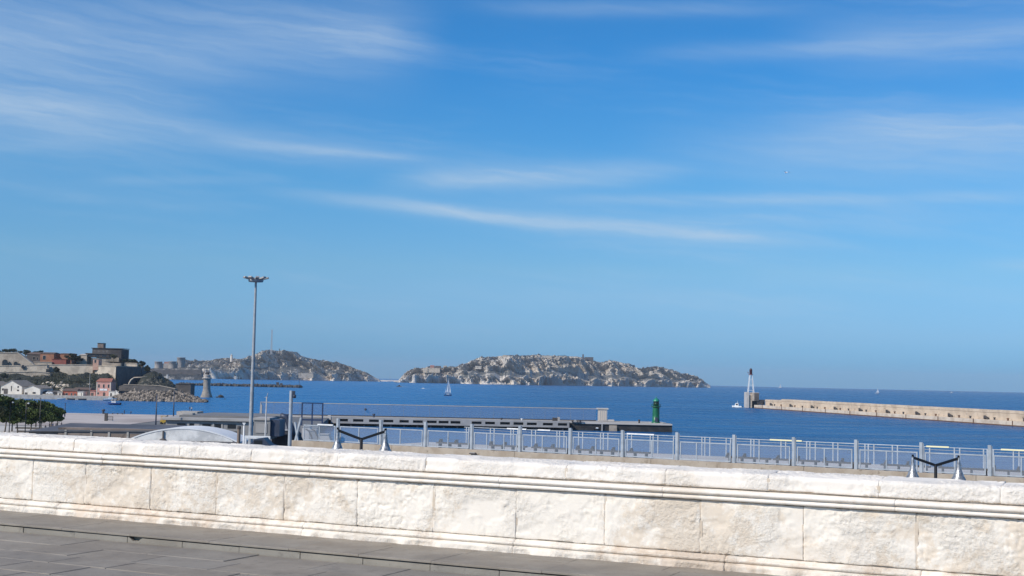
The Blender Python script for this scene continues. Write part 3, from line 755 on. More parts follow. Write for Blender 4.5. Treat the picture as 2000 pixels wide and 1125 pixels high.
# slim post with a white globe
Yb = 120; c = at(516, 860, Yb); zt = Z(520, 775, Yb)
t = thing('street_lamp', 'slim post topped by a white globe, just right of the tall mast', 'street lamp', (c.x, c.y, ZQ))
H = zt - ZQ
MB().tube([(0, 0, 0), (0.1, 0, H)], .10, 8, .06).build('post', M_steel, t)
MB().lathe([(0, -.16), (.12, -.12), (.17, 0), (.12, .12), (0, .16)], -.12, 0, 10).build('globe', M_white, t)
MB().tube([(.1, 0, H), (.2, 0, H + .35)], .03, 6).bar((-.1, 0, H - .05), (.2, 0, H - .02), .05, .05).build('bracket', M_steel, t)
# thick post with a camera head
c = at(566, 862, 110); H = Z(569, 763, 110) - ZQ
t = thing('signal_post', 'thick pale blue post with a dark round device at its top', 'post', (c.x, c.y, ZQ))
MB().lathe([(.19, 0), (.17, H * .5), (.15, H)], n=12).build('post', M_post, t)
MB().box(.10, .30, -.12, .14, H - .55, H - .02, .03).lathe([(0, H - .62), (.14, H - .58), (.14, H - .35), (0, H - .3)], .26, 0, 8).build('device', M_navy, t)

def lamp_post(px, pyb, pyt, Y, label, kind='plain', r=.09, m_=None, zb=None):
    zb = ZQ if zb is None else zb
    c = at(px, pyt, Y); H = c.z - zb
    t = thing('lamp_post', label, 'lamp post', (c.x, c.y, zb), 0, 'slim lamp posts on the esplanade' if kind == 'plain' else 'globe lamps among the trees')
    MB().tube([(0, 0, 0), (0, 0, H)], r * 1.3, 6, r * .7).build('post', m_ or M_bunker, t)
    if kind == 'globe':
        MB().lathe([(0, -.2), (.22, -.1), (.3, 0.05), (.2, .15), (0, .2)], .55, 0, 8).build('globe', M_white, t)
        MB().tube([(0, 0, H * 1.0), (.55, 0, H + .1)], .05, 5).build('arm', m_ or M_bunker, t)
        t.children[-2].location = (0, 0, H)
    else:
        MB().box(-.12, .12, -.3, .12, H, H + .14, .02).build('lamp_head', M_bunker, t)
    return t
lamp_post(340.5, 822, 764, 400, 'slim dark lamp post in front of the boulder breakwater, right one', r=.20, m_=M_navy)
lamp_post(306.5, 828, 770, 345, 'slim dark lamp post rising between yellow machine and water, left one', r=.20, m_=M_navy)
lamp_post(127.5, 808, 788, 470, 'blue lamp post standing just right of the tree clump', r=.20, m_=M_navyf)
lamp_post(20.5, 842, 786, 320, 'grey post with white globe lamp, leftmost among the trees', 'globe', .11)
lamp_post(51.5, 840, 788, 325, 'grey post with white globe lamp, between the two bigger crowns', 'globe', .11)
lamp_post(79.5, 835, 778, 335, 'tall grey post without globe, right part of the tree clump', 'plain', .11)
lamp_post(98, 820, 802, 380, 'short globe lamp at the right edge of the tree clump', 'globe', .10)

# long low building with brown wall and dark roof
Yb = 290
xL, xR = X(118, Yb), X(352, Yb); ze = Z(200, 837, Yb); zr_ = Z(200, 827.5, Yb + 8)
t = thing('low_warehouse', 'long low building with weathered brown wall and dark hipped roof behind the white wall', 'building', (xL, Yb, ZQ))
Wd = xR - xL; he = ze - ZQ; hr = zr_ - ZQ
MB().box(0, Wd, 0, 16, 0, he - .002).build('wall', M_brownwall, t)
rf = MB(); rf.add([(-7, -.25, he - .9), (Wd + .5, -.25, he), (Wd + .5, 16.6, he), (-7, 16.6, he - .9), (0, 8, hr), (Wd - .3, 8, hr), (-7, -.25, he - .98), (Wd + .5, -.25, he - .35), (Wd + .5, 16.6, he - .35), (-7, 16.6, he - .98)],
       [(0, 1, 5, 4), (1, 2, 5), (2, 3, 4, 5), (3, 0, 4), (0, 6, 7, 1), (1, 7, 8, 2), (2, 8, 9, 3), (3, 9, 6, 0), (6, 9, 8, 7)])
rf.build('roof', M_roofdark, t)
MB().prism([(0, .2), (-6.4, .2), (-6.4, 15), (0, 15)][::-1], 0, he - 1.0).build('side_wall', M_brownwall, t)
for px in (133, 183, 217.5, 254, 290):
    xx = X(px, Yb) - xL; MB().box(xx - .22, xx + .22, -.16, 0.0, 0, he - .4).build('pilaster', M_conc, t)
MB().box(0, Wd, -.05, -.003, he - 1.0, he - .36).build('fascia_band', M_roofdark, t)

# ferry terminal: grey flat-roofed building
Yb = 350
xL, xR = X(327, Yb), X(505, Yb); zt = Z(400, 816.5, Yb)
t = thing('ferry_terminal', 'wide grey flat-roofed terminal building between esplanade and tall mast', 'building', (xL, Yb, ZQ))
Wd = xR - xL; H = zt - ZQ
MB().box(0, Wd, 0, 34, 0, H - .7).build('wall', M_grey, t)
MB().box(-.6, Wd + .6, -.8, 34.5, H - .695, H, .05).build('roof', M_lgrey, t)
MB().prism([(2.5, 4), (Wd + 3, 4), (Wd + 3, 32), (5.5, 32)], H + .002, H + .55).build('upper_roof', M_roofgrey, t)
MB().box(X(384, 370) - xL, X(402, 370) - xL, 6, 9, H + .56, H + 1.0, .03).build('roof_box', M_lgrey, t)
for px, w in ((388, 10), (371, 4), (420, 3), (437, 3)):
    xx = X(px, Yb) - xL; MB().box(xx - w * .067, xx + w * .067, -.12, -.002, .1, H - 1.2).build('door' if w > 5 else 'pilaster', M_lgrey, t)
MB().box(X(405, Yb) - xL, X(468, Yb) - xL, -.06, -.003, 1.0, 1.5).build('window', M_glassdark, t)
w_ = MB(); 
for k in range(5): MB().box(3 + k * 3.3, 5.2 + k * 3.3, -.05, -.004, H - 2.6, H - 1.5).build('window', M_glassdark, t)

# white arched canopy
Yb = 215; P0 = at(250, 858, Yb); P1 = at(468, 863, Yb); Ap = at(365, 835.5, Yb)
zc = (P0.z + P1.z) / 2; HH = Ap.z - zc; W2 = (P1.x - P0.x) / 2
t = thing('arched_canopy', 'white shallow arched canopy with a single dark centre strut, behind the white wall', 'canopy', ((P0.x + P1.x) / 2, Yb, zc), R(-1.2))
rad = (W2 * W2 + HH * HH) / (2 * HH); th = math.asin(W2 / rad)
arc = [(rad * sin(a), rad * cos(a) - (rad - HH)) for a in np.linspace(-th, th, 41)]
arc2 = [(x_ * .993, z_ - .22 - .0 * abs(x_)) for x_, z_ in arc]
MB().hprism(arc + arc2[::-1], -.35, 9).build('roof_shell', M_canopy, t)
inn = [(x_ * .975, z_ - .235) for x_, z_ in arc if z_ > .28]
MB().hprism(inn + [(inn[-1][0], -.05), (inn[0][0], -.05)], -.28, -.2).build('gable_infill', M_canopyin, t)
xm = X(324, Yb) - (P0.x + P1.x) / 2
MB().bar((xm, -.42, .2), (xm, -.42, HH - .55), .20, .2).lathe([(.55, -.02), (.5, .15), (.15, .32), (0, .34)], xm, -.45, 10).build('strut', M_bunker, t)
MB().bar((-W2, -.42, -.08), (W2, -.42, -.08), .18, .12).build('tie_beam', M_bunker, t)
for sx in (-1, 1):
    for yy in (0, 8.6): MB().box(sx * (W2 - .3) - .2, sx * (W2 - .3) + .2, yy - .2, yy + .2, ZQ - zc, -.14).build('column', M_lgrey, t)

# brown bollard-like post, white sign post, near the mast
c = at(466, 862, 130)
t = thing('chimney_pipe', 'short brown pipe post with dark open top at the end of the arched canopy', 'post', (c.x, c.y, ZQ))
H = Z(466, 838, 130) - ZQ; MB().lathe([(.17, 0), (.17, H)], n=10).build('pipe', M_brownwall, t); MB().lathe([(.19, H), (.19, H + .25), (.12, H + .3)], n=10).build('cowl', M_bunker2, t)
c = at(475.5, 862, 128); H = Z(475.5, 828, 128) - ZQ
t = thing('road_sign', 'white post with a small triangular give-way plate seen beside the mast', 'sign', (c.x, c.y, ZQ))
MB().tube([(0, 0, 0), (0, 0, H - .2)], .07, 8).build('post', M_white, t)
MB().hprism([(-.17, H + .12), (0, H - .22), (.17, H + .12)], -.02, .02).build('plate', M_white, t)

# passenger shuttle / gangway cabin: grey box body with dark blue end
Yb = 135
def bx(px0, px1, py0, py1, Y, dep): 
    a = at(px0, py1, Y); b = at(px1, py0, Y); return a, b
a, b = bx(497, 528, 822, 856, Yb, 5)
t = thing('gangway_cabin', 'light grey boxy gangway cabin with dark blue end panel, right of the mast', 'cabin', (a.x, Yb, ZQ))
zz0, zz1 = a.z - ZQ, b.z - ZQ; w = b.x - a.x
MB().box(-.1, w, 0, 4, zz0 - .1, zz1, .04).build('body', M_grey, t)
MB().box(-.2, w - .05, -.1, 4.1, zz1 + .003, zz1 + .28, .04).build('roof', M_lgrey, t)
MB().box(w + .003, w + .9, .3, 3.6, zz0 + .2, zz1 + .1, .02).build('end_panel', M_navy, t)
MB().box(.1, w - .3, -.05, -.003, zz0 + .55, zz1 - .3).build('window', M_lgrey, t)
for xx in (.1, w - .3):
    for yy in (.4, 3.6): MB().box(xx - .12, xx + .12, yy - .12, yy + .12, 0, zz0 - .1).build('leg', M_bunker, t)
# dark curved boom
t = thing('mobile_crane', 'dark curved steel arm beside the thick pale post', 'crane', (X(575, 140), 140, ZQ))
o = [at(p, q, 140) - Vector((X(575, 140), 140, ZQ)) for p, q in ((548, 811), (557, 814), (563, 822), (569, 838), (571, 858))]
MB().tube([tuple(v) for v in o], .26, 8, .42).build('boom', M_navy, t)
MB().box(-1.9, .7, -.4, 1.6, 0, o[-1].z + .5).build('base', M_bunker2, t)
MB().bar(tuple(o[0]), (o[0].x - 1.6, .0, o[0].z + .05), .3, .22).build('jib', M_grey, t)
# white roadside guard rail & parked vehicle roofs
c = at(478, 852, 118); c2 = at(528, 853, 118)
t = thing('guard_rail', 'white painted barrier rail standing in front of the gangway cabin', 'barrier', (c.x, 118, ZQ))
L = c2.x - c.x; zt = c.z - ZQ
MB().box(0, L, -.08, .08, zt - .22, zt + .05, .02).build('rail', M_white, t)
for k in range(3): MB().box(k * (L - .16) / 2, k * (L - .16) / 2 + .16, -.07, .07, 0, zt - .222).build('leg', M_white, t)
a, b = bx(489, 529, 856, 866, 112, 3)
t = thing('service_van', 'dark blue van roof showing behind the white barrier rail', 'van', (a.x, 112, 6.8))
w = b.x - a.x; hz = b.z - 6.8
prof = [(0, .35), (0, hz - .5), (.35, hz - .1), (w - .6, hz), (w - .1, hz - .55), (w + .5, hz - .75), (w + .6, .4)]
MB().hprism(prof[::-1], 0, 1.9).build('body', M_navy, t)
MB().box(.3, w - .7, -.02, -.003, hz - .62, hz - .2).build('window', M_glassdark, t)
for xx in (.55, w - .1):
    MB().add([(xx + .34 * cos(q), yy, .34 + .34 * sin(q)) for yy in (-.05, .2) for q in np.linspace(0, 2 * pi, 13)[:-1]],
             [tuple(range(12))[::-1], tuple(range(12, 24))] + [(k, (k + 1) % 12, 12 + (k + 1) % 12, 12 + k) for k in range(12)]).build('wheel', M_tyre, t)
tag(MB().box(a.x - 4, a.x + 12, 108, 122, 2.9, 6.78).build('ramp', M_asph), kind='structure')

# dark frame portals by the glass screen
Yb = 440
for i, (p0, p1) in enumerate(((592, 632),)):
    t = thing('gate_frame', 'tall dark blue double gate frame standing in front of the glass screen', 'gate', (X(p0, Yb), Yb, ZQ))
    w = X(p1, Yb) - X(p0, Yb); zt = Z(612, 788.5, Yb) - ZQ
    for k in range(3): MB().box(k * w / 2 - .22, k * w / 2 + .22, -.2, .2, 0, zt).build('post', M_navyf, t)
    MB().box(-.22, w + .22, -.19, .19, zt + .002, zt + .35).build('top_beam', M_navyf, t)
    MB().box(.22, w / 2 - .22, -.12, .12, 1.6, 2.1).build('cross_bar', M_navyf, t); MB().box(w / 2 + .22, w - .22, -.12, .12, 1.6, 2.1).build('cross_bar', M_navyf, t)
# pale blocks and low sheds on the quay behind the fence start
for i, (p0, p1, q0, q1, Y, lab, m_) in enumerate((
        (589, 610, 835, 852, 300, 'pale concrete block on the quay behind the first fence panel, left one', M_conc_pale),
        (622, 648, 850, 862, 240, 'pale sloping concrete block on the quay behind the first fence panel, right one', M_conc_pale),
        (552, 588, 842, 848, 230, 'low dark quay box right of the gangway cabin', M_bunker2),
        (603, 622, 842, 856, 260, 'small grey utility shed behind the fence start', M_grey))):
    a = at(p0, q1, Y); b = at(p1, q0, Y)
    t = thing('utility_box' if i > 1 else 'concrete_block', lab, 'box' if i > 1 else 'block', (a.x, Y, ZQ))
    w = b.x - a.x; h = b.z - ZQ
    MB().hprism([(0, 0), (0, h), (w * .75, h), (w, h * .75), (w, 0)][::-1], 0, 3).build('body', m_, t)
    MB().box(-.1, w * .76, -.1, 3.1, h + .003, h + .18).build('lid', M_lgrey, t)
# curved mooring davits behind the fence
for i, px in enumerate((600, 612)):
    t = thing('davit', 'curved dark davit arm behind the fence start, %s one' % ('left', 'right')[i], 'davit', (X(px, 200), 200, ZQ), 0, 'curved davits')
    zt = Z(px, 838, 200) - ZQ
    MB().tube([(0, 0, zt), (.5, 0, zt - .3), (.95, 0, zt - 1.2), (1.15, 0, zt - 2.4), (1.15, 0, 0)], .13, 6).build('arm', M_bunker, t)
    MB().lathe([(.4, 0), (.4, .3), (.2, .5)], 1.15, 0, 8).build('base', M_bunker, t)

# yellow machine on the quay
Yb = 425; c = at(310.5, 829, Yb)
t = thing('forklift', 'small yellow forklift truck parked at the left end of the terminal', 'forklift', (c.x, Yb, ZQ))
s = 2.6 / 2.6
MB().box(0.3, 2.3, 0, 1.5, .35, 1.25, .08).build('body', M_yellow, t)
cab = MB()
for xx in (.5, 1.9):
    for yy in (.1, 1.35): cab.box(xx, xx + .1, yy, yy + .1, 1.26, 2.45)
cab.box(.4, 2.1, 0, 1.5, 2.452, 2.58).build('cab_frame', M_yellow, t)
MB().box(2.36, 2.5, .2, .35, .1, 2.9).box(2.36, 2.5, 1.1, 1.25, .1, 2.9).build('lift_mast', M_bunker2, t)
MB().box(2.52, 3.4, .2, .35, .1, .18).box(2.52, 3.4, 1.1, 1.25, .1, .18).build('fork', M_bunker2, t)
MB().box(1.0, 1.7, .3, 1.2, 1.26, 1.8, .05).build('seat', M_bunker2, t)
wm = MB().add([(.36 * cos(q), yy, .36 * sin(q)) for yy in (-.12, .12) for q in np.linspace(0, 2 * pi, 13)[:-1]],
             [tuple(range(12))[::-1], tuple(range(12, 24))] + [(k, (k + 1) % 12, 12 + (k + 1) % 12, 12 + k) for k in range(12)]).mesh('wheel', M_tyre)
for xx in (.7, 2.0):
    for yy in (0.0, 1.5): link('wheel', wm, t, (xx, yy, .36))
c = at(325, 829, 422)
t = thing('white_crate', 'white crate standing beside the yellow forklift', 'crate', (c.x + .1, 422, ZQ))
MB().box(0, 1.5, 0, 1.2, .12, 1.3, .03).build('side_panel', M_white, t); MB().box(0, 1.5, 0, 1.2, 0, .118).build('pallet', M_wood, t)

# ================================================================== PEOPLE
def person_mesh(pose, top_m, leg_m):
    """one continuous skinned body; materials by height"""
    sit = pose == 'sit'
    J = {}
    hz = .50 if sit else .92
    J['pel'] = (0, 0, hz, .13); J['waist'] = (0, .0, hz + .18, .12); J['chest'] = (0, 0, hz + .42, .15); J['neck'] = (0, -.01, hz + .56, .06); J['chin'] = (0, -.03, hz + .64, .085); J['head'] = (0, -.02, hz + .76, .10)
    for s_, n_ in ((-1, 'L'), (1, 'R')):
        J['sh' + n_] = (s_ * .18, 0, hz + .50, .065); J['el' + n_] = (s_ * .24, (-.12 if sit else .03), hz + .22, .048); J['wr' + n_] = (s_ * (.14 if sit else .25), (-.32 if sit else -.05), hz + (.12 if sit else -.02), .034); J['ha' + n_] = (s_ * (.12 if sit else .25), (-.40 if sit else -.08), hz + (.10 if sit else -.10), .04)
        J['hi' + n_] = (s_ * .10, 0, hz - .05, .095)
        if sit: J['kn' + n_] = (s_ * .12, -.42, .48, .065); J['an' + n_] = (s_ * .12, -.42, .09, .045); J['to' + n_] = (s_ * .13, -.58, .04, .04)
        else:
            st = .10 if pose == 'walk' else .02
            J['kn' + n_] = (s_ * .11, -s_ * st - .02, .50, .065); J['an' + n_] = (s_ * .11, -s_ * st * 1.9 + .02, .09, .045); J['to' + n_] = (s_ * .13, -s_ * st * 1.9 - .16, .04, .038)
    E = [('pel', 'waist'), ('waist', 'chest'), ('chest', 'neck'), ('neck', 'chin'), ('chin', 'head')]
    for n_ in 'LR': E += [('chest', 'sh' + n_), ('sh' + n_, 'el' + n_), ('el' + n_, 'wr' + n_), ('wr' + n_, 'ha' + n_), ('pel', 'hi' + n_), ('hi' + n_, 'kn' + n_), ('kn' + n_, 'an' + n_), ('an' + n_, 'to' + n_)]
    ks_ = list(J); me = bpy.data.meshes.new('body'); me.from_pydata([J[k][:3] for k in ks_], [(ks_.index(a), ks_.index(b)) for a, b in E], [])
    o = bpy.data.objects.new('body', me); col.objects.link(o)
    o.modifiers.new('s', 'SKIN'); sv = me.skin_vertices[0].data
    for i, k in enumerate(ks_): sv[i].radius = (J[k][3], J[k][3] * (.75 if k in ('chest', 'waist', 'pel') else 1)); sv[i].use_root = (k == 'pel')
    o.modifiers.new('u', 'SUBSURF').levels = 1
    dg = bpy.context.evaluated_depsgraph_get(); out = bpy.data.meshes.new_from_object(o.evaluated_get(dg))
    bpy.data.objects.remove(o)
    out.materials.clear()
    for m_ in (M_skin, top_m, leg_m): out.materials.append(m_)
    for p in out.polygons:
        z = p.center.z; arm = abs(p.center.x) > .19 or p.center.y < -.3 and sit and z > .54
        if z > hz + .58: p.material_index = 0
        elif arm and z < hz + .08 and z > (.5 if sit else .7): p.material_index = 0
        elif z > hz + .04: p.material_index = 1
        else: p.material_index = 2
        p.use_smooth = True
    return out
hair_me = MB().lathe([(.075, -.05), (.112, .02), (.105, .09), (.06, .145), (0, .155)], 0, .015, 10).mesh('hair', M_hair)
PM = {}
def person(px, Y, label, pose='stand', mats=(M_cloth_d, M_cloth_d), rz=0.0, group='people on the esplanade', z=None):
    key = (pose, mats[0].name, mats[1].name)
    if key not in PM: PM[key] = person_mesh(pose, *mats)
    t = thing('person', label, 'person', (X(px, Y), Y, (ZQ + .10) if z is None else z), rz, group)
    b = link('body', PM[key], t); link('hair', hair_me, t, (0, -.02, (.50 if pose == 'sit' else .92) + .74))
person(245.5, 507, 'person in dark clothes standing at the water edge, right of the low bench', 'stand')
person(258.5, 508, 'person in dark blue crouching low at the water edge', 'sit', (M_cloth_d, M_cloth_b), z=ZQ + .1)
person(372.5, 500, 'person in dark clothes at the quay edge behind the terminal roof, left of two', 'stand', (M_cloth_d, M_cloth_b), z=ZQ + 2.0)
person(376.5, 500, 'person in pale top at the quay edge behind the terminal roof, right of two', 'stand', (M_cloth_w, M_cloth_d), z=ZQ + 2.0)
tag(MB().box(X(355, 503), X(395, 503), 497, 507, ZQ + .1, ZQ + 2.0).build('quay_step', M_conc), kind='structure')
for i, (px, Y, pose, mt, lab) in enumerate((
        (101, 372, 'walk', (M_cloth_d, M_cloth_d), 'person in dark clothes walking under the trees, nearest the trunk gap'),
        (107, 375, 'stand', (M_cloth_b, M_cloth_d), 'person in blue top standing under the rightmost tree'),
        (113.5, 374, 'walk', (M_cloth_d, M_cloth_b), 'person in dark top and blue trousers under the rightmost tree'),
        (119, 378, 'stand', (M_cloth_w, M_cloth_d), 'person in pale top at the right edge of the trees'),
        (124, 380, 'walk', (M_cloth_d, M_cloth_d), 'person in dark clothes walking out from the trees'),
        (93, 368, 'sit', (M_cloth_d, M_cloth_b), 'person seated on a low wall under the trees'))):
    person(px, Y, lab, pose, mt, R(40 * i), 'people under the trees', z=ZQ + (.0 if pose != 'sit' else 0.0))

def dark_bollard(px, Y, label, zb, r=.45, h=1.1, m_=M_navy):
    t = thing('mooring_bollard', label, 'bollard', (X(px, Y), Y, zb), 0, 'dark mooring bollards')
    MB().lathe([(r * .8, 0), (r * .7, h * .15), (r * .55, h * .5), (r, h * .72), (r * 1.05, h * .85), (r * .6, h), (0, h)], n=10).build('bollard', m_, t)
dark_bollard(204.5, 508, 'dark mushroom-headed bollard at the esplanade edge above the kiosk', ZQ + .1, .7, 1.8)
dark_bollard(458.5, 512, 'low dark bollard at the water edge left of the mast', ZQ, .7, 1.2)
dark_bollard(499.5, 512, 'low dark bollard at the water edge right of the mast', ZQ, .7, 1.3)
# esplanade kiosk post and barrier
Yb = 440; c = at(207, 822, Yb)
t = thing('kiosk_post', 'dark grey square kiosk post on the esplanade left of the barrier', 'kiosk', (c.x, Yb, ZQ + .1))
MB().box(-.45, .45, -.4, .4, 0, 2.4, .04).build('body', M_bunker, t); MB().box(-.55, .55, -.5, .5, 2.402, 2.55).build('cap', M_roofdark, t)
t = thing('crowd_barrier', 'grey metal crowd barrier standing on the esplanade beside the kiosk post', 'barrier', (X(211, Yb), Yb, ZQ + .1))
w = X(224, Yb) - X(211, Yb)
MB().box(0, w, -.06, .06, 1.36, 1.5).box(0, w, -.06, .06, .25, .38).box(0, .14, -.06, .06, .38, 1.36).box(w - .14, w, -.06, .06, .38, 1.36).build('frame', M_bunker, t)
for k in range(1, 8): MB().box(k * w / 8 - .03, k * w / 8 + .03, -.02, .02, .38, 1.36).build('bar', M_bunker, t)
for xx in (.1, w - .1): MB().box(xx - .05, xx + .05, -.4, .4, 0, .24).build('foot', M_steel, t)
t = thing('stone_bench', 'long low dark bench at the esplanade edge left of a standing person', 'bench', (X(222, 507), 507, ZQ + .1))
w = X(243, 507) - X(222, 507); MB().box(0, w, -.3, .3, .34, .48).build('seat', M_bunker, t)
for k in range(3): MB().box(k * (w - .3) / 2, k * (w - .3) / 2 + .3, -.25, .25, 0, .338).build('leg', M_bunker, t)

# ================================================================== TREES ON THE LEFT
def tree(px, pyt, Y, crown_px, label, seed, material=M_leaf, trunk_r=.22, lean=0.0, group='trees by the esplanade', zb=None, cb=.45, leaf=.24, n=300, hts=None):
    rnd_ = random.Random(seed); zb = ZQ if zb is None else zb
    top = at(px, pyt, Y); H = top.z - zb; s = Y / FOC; cw = crown_px * s / 2
    t = thing('tree', label, 'tree', (top.x, Y, zb), 0, group)
    tk = MB(); hb = H * cb
    tk.tube([(0, 0, 0), (lean * .4, .05, hb * .5), (lean, 0, hb)], trunk_r, 8, trunk_r * .65)
    for k in range(6):
        a = k * pi / 3 + rnd_.uniform(-.4, .4); rr_ = cw * rnd_.uniform(.4, .75)
        tk.tube([(lean, 0, hb * .92), (lean + cos(a) * rr_ * .5, sin(a) * rr_ * .5, hb + (H - hb) * .3), (lean + cos(a) * rr_, sin(a) * rr_, hb + (H - hb) * rnd_.uniform(.45, .7))], trunk_r * .5, 6, trunk_r * .15)
    tk.build('trunk', M_bark, t)
    cl_ = []
    for k in range(20):
        a = rnd_.uniform(0, 2 * pi); q = rnd_.random() ** .5; zz = rnd_.uniform(-.02, .84)
        env = cw * (1 - abs(zz - .42) ** 2 * 2.2)
        r_ = cw * rnd_.uniform(.28, .46)
        cl_.append((lean + cos(a) * env * q * .8, sin(a) * env * q * .8, hb + (H - hb) * zz, r_, r_, r_ * .62))
    leaves('crown', cl_, leaf, n, material, t)
tree(-16, 760, 316, 74, 'tallest tree of the clump, cut by the left picture edge', 1, cb=.42)
tree(12, 769, 322, 58, 'broad green tree behind the leftmost globe lamp', 2, lean=.4, cb=.40)
tree(38, 776, 330, 54, 'tree with pale trunk between the first two globe lamps', 3, lean=-.4, cb=.40)
tree(62, 777, 338, 54, 'tree in the middle of the clump, right of the second globe lamp', 4, lean=.3, cb=.38)
tree(82, 781, 352, 46, 'tree behind the tall grey post at the clump centre', 5, cb=.38)
tree(101, 786, 372, 40, 'smaller olive-toned tree near the right end of the clump', 6, lean=.3, cb=.36)
tree(114, 792, 385, 28, 'smallest, rightmost tree of the clump beside the people', 7, cb=.36)
tree(26, 783, 356, 54, 'tree half hidden at the back of the clump, left of centre', 9, cb=.38)
tree(72, 786, 380, 50, 'tree half hidden at the back of the clump, right of centre', 10, cb=.36)
tree(-52, 766, 335, 70, 'tree standing just outside the clump on its far left', 8)
# kerbs and planters under the trees
for i, (p0, p1, q, Y) in enumerate(((30, 88, 829, 372), (36, 100, 836, 352), (0, 60, 846, 330))):
    a = at(p0, q, Y); b = at(p1, q, Y)
    t = thing('low_wall', 'low dark planter wall under the trees, %s row' % ('farthest', 'middle', 'nearest')[i], 'wall', (a.x, Y, ZQ), 0, 'low planter walls under the trees')
    MB().box(0, b.x - a.x, 0, 1.0, .0, .45, .03).build('wall', M_bunker, t); MB().box(-.05, b.x - a.x + .05, -.05, 1.05, .452, .56).build('coping', M_lgrey, t)
# ================================================================== JETTY, SCREEN, GREEN LIGHTHOUSE
ZJ = 3.2
J0 = Vector((-112, 519.5, 0)); J1 = Vector((X(1314, 528), 528, 0)); JD = (J1 - J0).normalized(); JL = (J1 - J0).length; JA = math.atan2(JD.y, JD.x)
def jx(px): return (X(px, 519.5 + 8.5 * (px - 460) / 854) - J0.x) / JD.x
jet = thing('jetty', 'long dark-faced stone jetty carrying the glass screen and green lighthouse', 'jetty', J0, JA)
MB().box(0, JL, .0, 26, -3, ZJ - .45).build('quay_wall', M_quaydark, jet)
MB().box(0, JL, -.25, 26.2, ZJ - .447, ZJ, .05).build('deck', M_conc, jet)
x0, x1 = jx(650), jx(1112)
# overhanging beam with rectangular openings
ops = [(664, 683), (693, 713), (724, 743), (752, 771), (783, 801), (809, 828), (836, 855), (859, 878), (882, 901), (923, 942), (949, 968), (978, 997), (1004, 1023), (1030, 1049), (1061, 1080), (1090, 1108)]
bt, bb = ZJ + .35, ZJ - 2.15
bm_ = MB(); yb0, yb1 = -3.4, -2.7
bm_.box(x0, x1, yb0, yb1, bt - .75, bt); bm_.box(x0, x1, yb0, yb1, bb, bb + .75)
xs = [x0] + [v for a, b in ops for v in (jx(a), jx(b))] + [x1]
for i in range(0, len(xs), 2): bm_.box(xs[i], xs[i + 1], yb0, yb1, bb + .75, bt - .75)
bm_.build('beam', M_lgrey, jet)
MB().box(x0, x1, yb1 + .003, -.26, bt - .35, bt - .02).build('walkway', M_conc, jet)
MB().box(x0, x1, -1.4, -1.2, bb + .2, bt - .40).build('back_plate', M_bunker, jet)
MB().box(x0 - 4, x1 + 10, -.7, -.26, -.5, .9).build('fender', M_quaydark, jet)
for k in range(18):
    xx = x0 + (x1 - x0) * (k + .5) / 18; MB().box(xx - .3, xx + .3, -2.9, -2.3, -2, bb).build('pile', M_bunker2, jet)
MB().box(x0 - 1.3, x0, -3.6, -2.4, bb + 1.2, bt + .5, .1).build('end_block', M_conc_pale, jet)
MB().box(jx(1137), jx(1314), -.5, -.255, ZJ - .6, ZJ - .05, .03).build('edge_beam', M_conc_pale, jet)
MB().box(jx(1191), jx(1206), -.75, -.3, -.1, ZJ - 1.0, .1).build('patch', M_conc_beige, jet)
MB().box(jx(1176), jx(1178.5), -.6, -.27, -.3, ZJ - .5).build('ladder', M_lgrey, jet)
for px in (1176,): pass
MB().box(jx(1165), jx(1170), -.6, -.27, .8, 1.3, .1).build('buoy_ring', M_white, jet)
for k, px in enumerate(range(1118, 1140, 5)): MB().box(jx(px), jx(px + 3.5), -.9, .4, ZJ - .1, ZJ + .5 + .4 * (k % 2), .08).build('equipment', (M_bunker2, M_lgrey, M_bunker)[k % 3], jet)
# glass wind screen
YS = 19.0
scr = thing('glass_screen', 'very long transparent glass wind screen standing along the jetty', 'glass screen', J0 + Vector((0, 0, ZJ)), JA)
def sx(px): return (X(px, 545) - J0.x) / JD.x
s0, s1 = sx(521), sx(1170)
hs = 5.1
pitch_ = (s1 - s0) / 26
pane = MB().box(.02, pitch_ - .06, -.03, .03, .35, hs - .32).mesh('pane', M_screen)
mull = MB().box(-.04, .02, -.06, .06, .25, hs - .30).mesh('mullion', M_grey)
for k in range(26):
    link('pane', pane, scr, (s0 + k * pitch_, YS, 0)); link('mullion', mull, scr, (s0 + k * pitch_, YS, 0))
MB().box(s0 - .3, s1, YS - .12, YS + .12, hs - .30, hs).build('top_rail', M_lgrey, scr)
MB().box(s0, s1, YS - .5, YS + .5, 0, .25).box(s0, s1, YS - .12, YS + .12, .25, .35).build('base_rail', M_bunker2, scr)
MB().hprism([(s0 - .4, 0), (s0 + .5, 0), (s0 + .5, hs - 1.5), (s0 - .2, hs)], YS - .3, YS + .3).build('end_brace', M_lgrey, scr)
MB().lathe([(0, -.6), (.45, -.3), (.55, 0), (.3, .4), (0, .5)], sx(722), YS - .5, 8).build('emblem', M_navy, scr).location = (0, 0, hs - 2.2)
pl_ = thing('pillar', 'pale concrete pillar with projecting cap ending the glass screen', 'pillar', J0 + JD * sx(1178) + Vector((0, YS, ZJ)), JA)
wp = (sx(1187) - sx(1170)) / 2
MB().box(-wp, wp, -1.2, 1.2, .0, hs - .35, .08).build('shaft', M_conc_pale, pl_)
for k in range(4): MB().box(-wp + .4 + k * (2 * wp - .8) / 3.5, -wp + .75 + k * (2 * wp - .8) / 3.5, -1.3, -1.203, .4, hs - .9).build('rib', M_trim, pl_)
MB().box(-wp - .55, wp + .5, -1.5, 1.5, hs - .347, hs + .25, .06).build('cap', M_conc_pale, pl_)
MB().box(wp + .02, wp + 3, -1, 1, 0, .7, .1).build('foot', M_conc_pale, pl_)
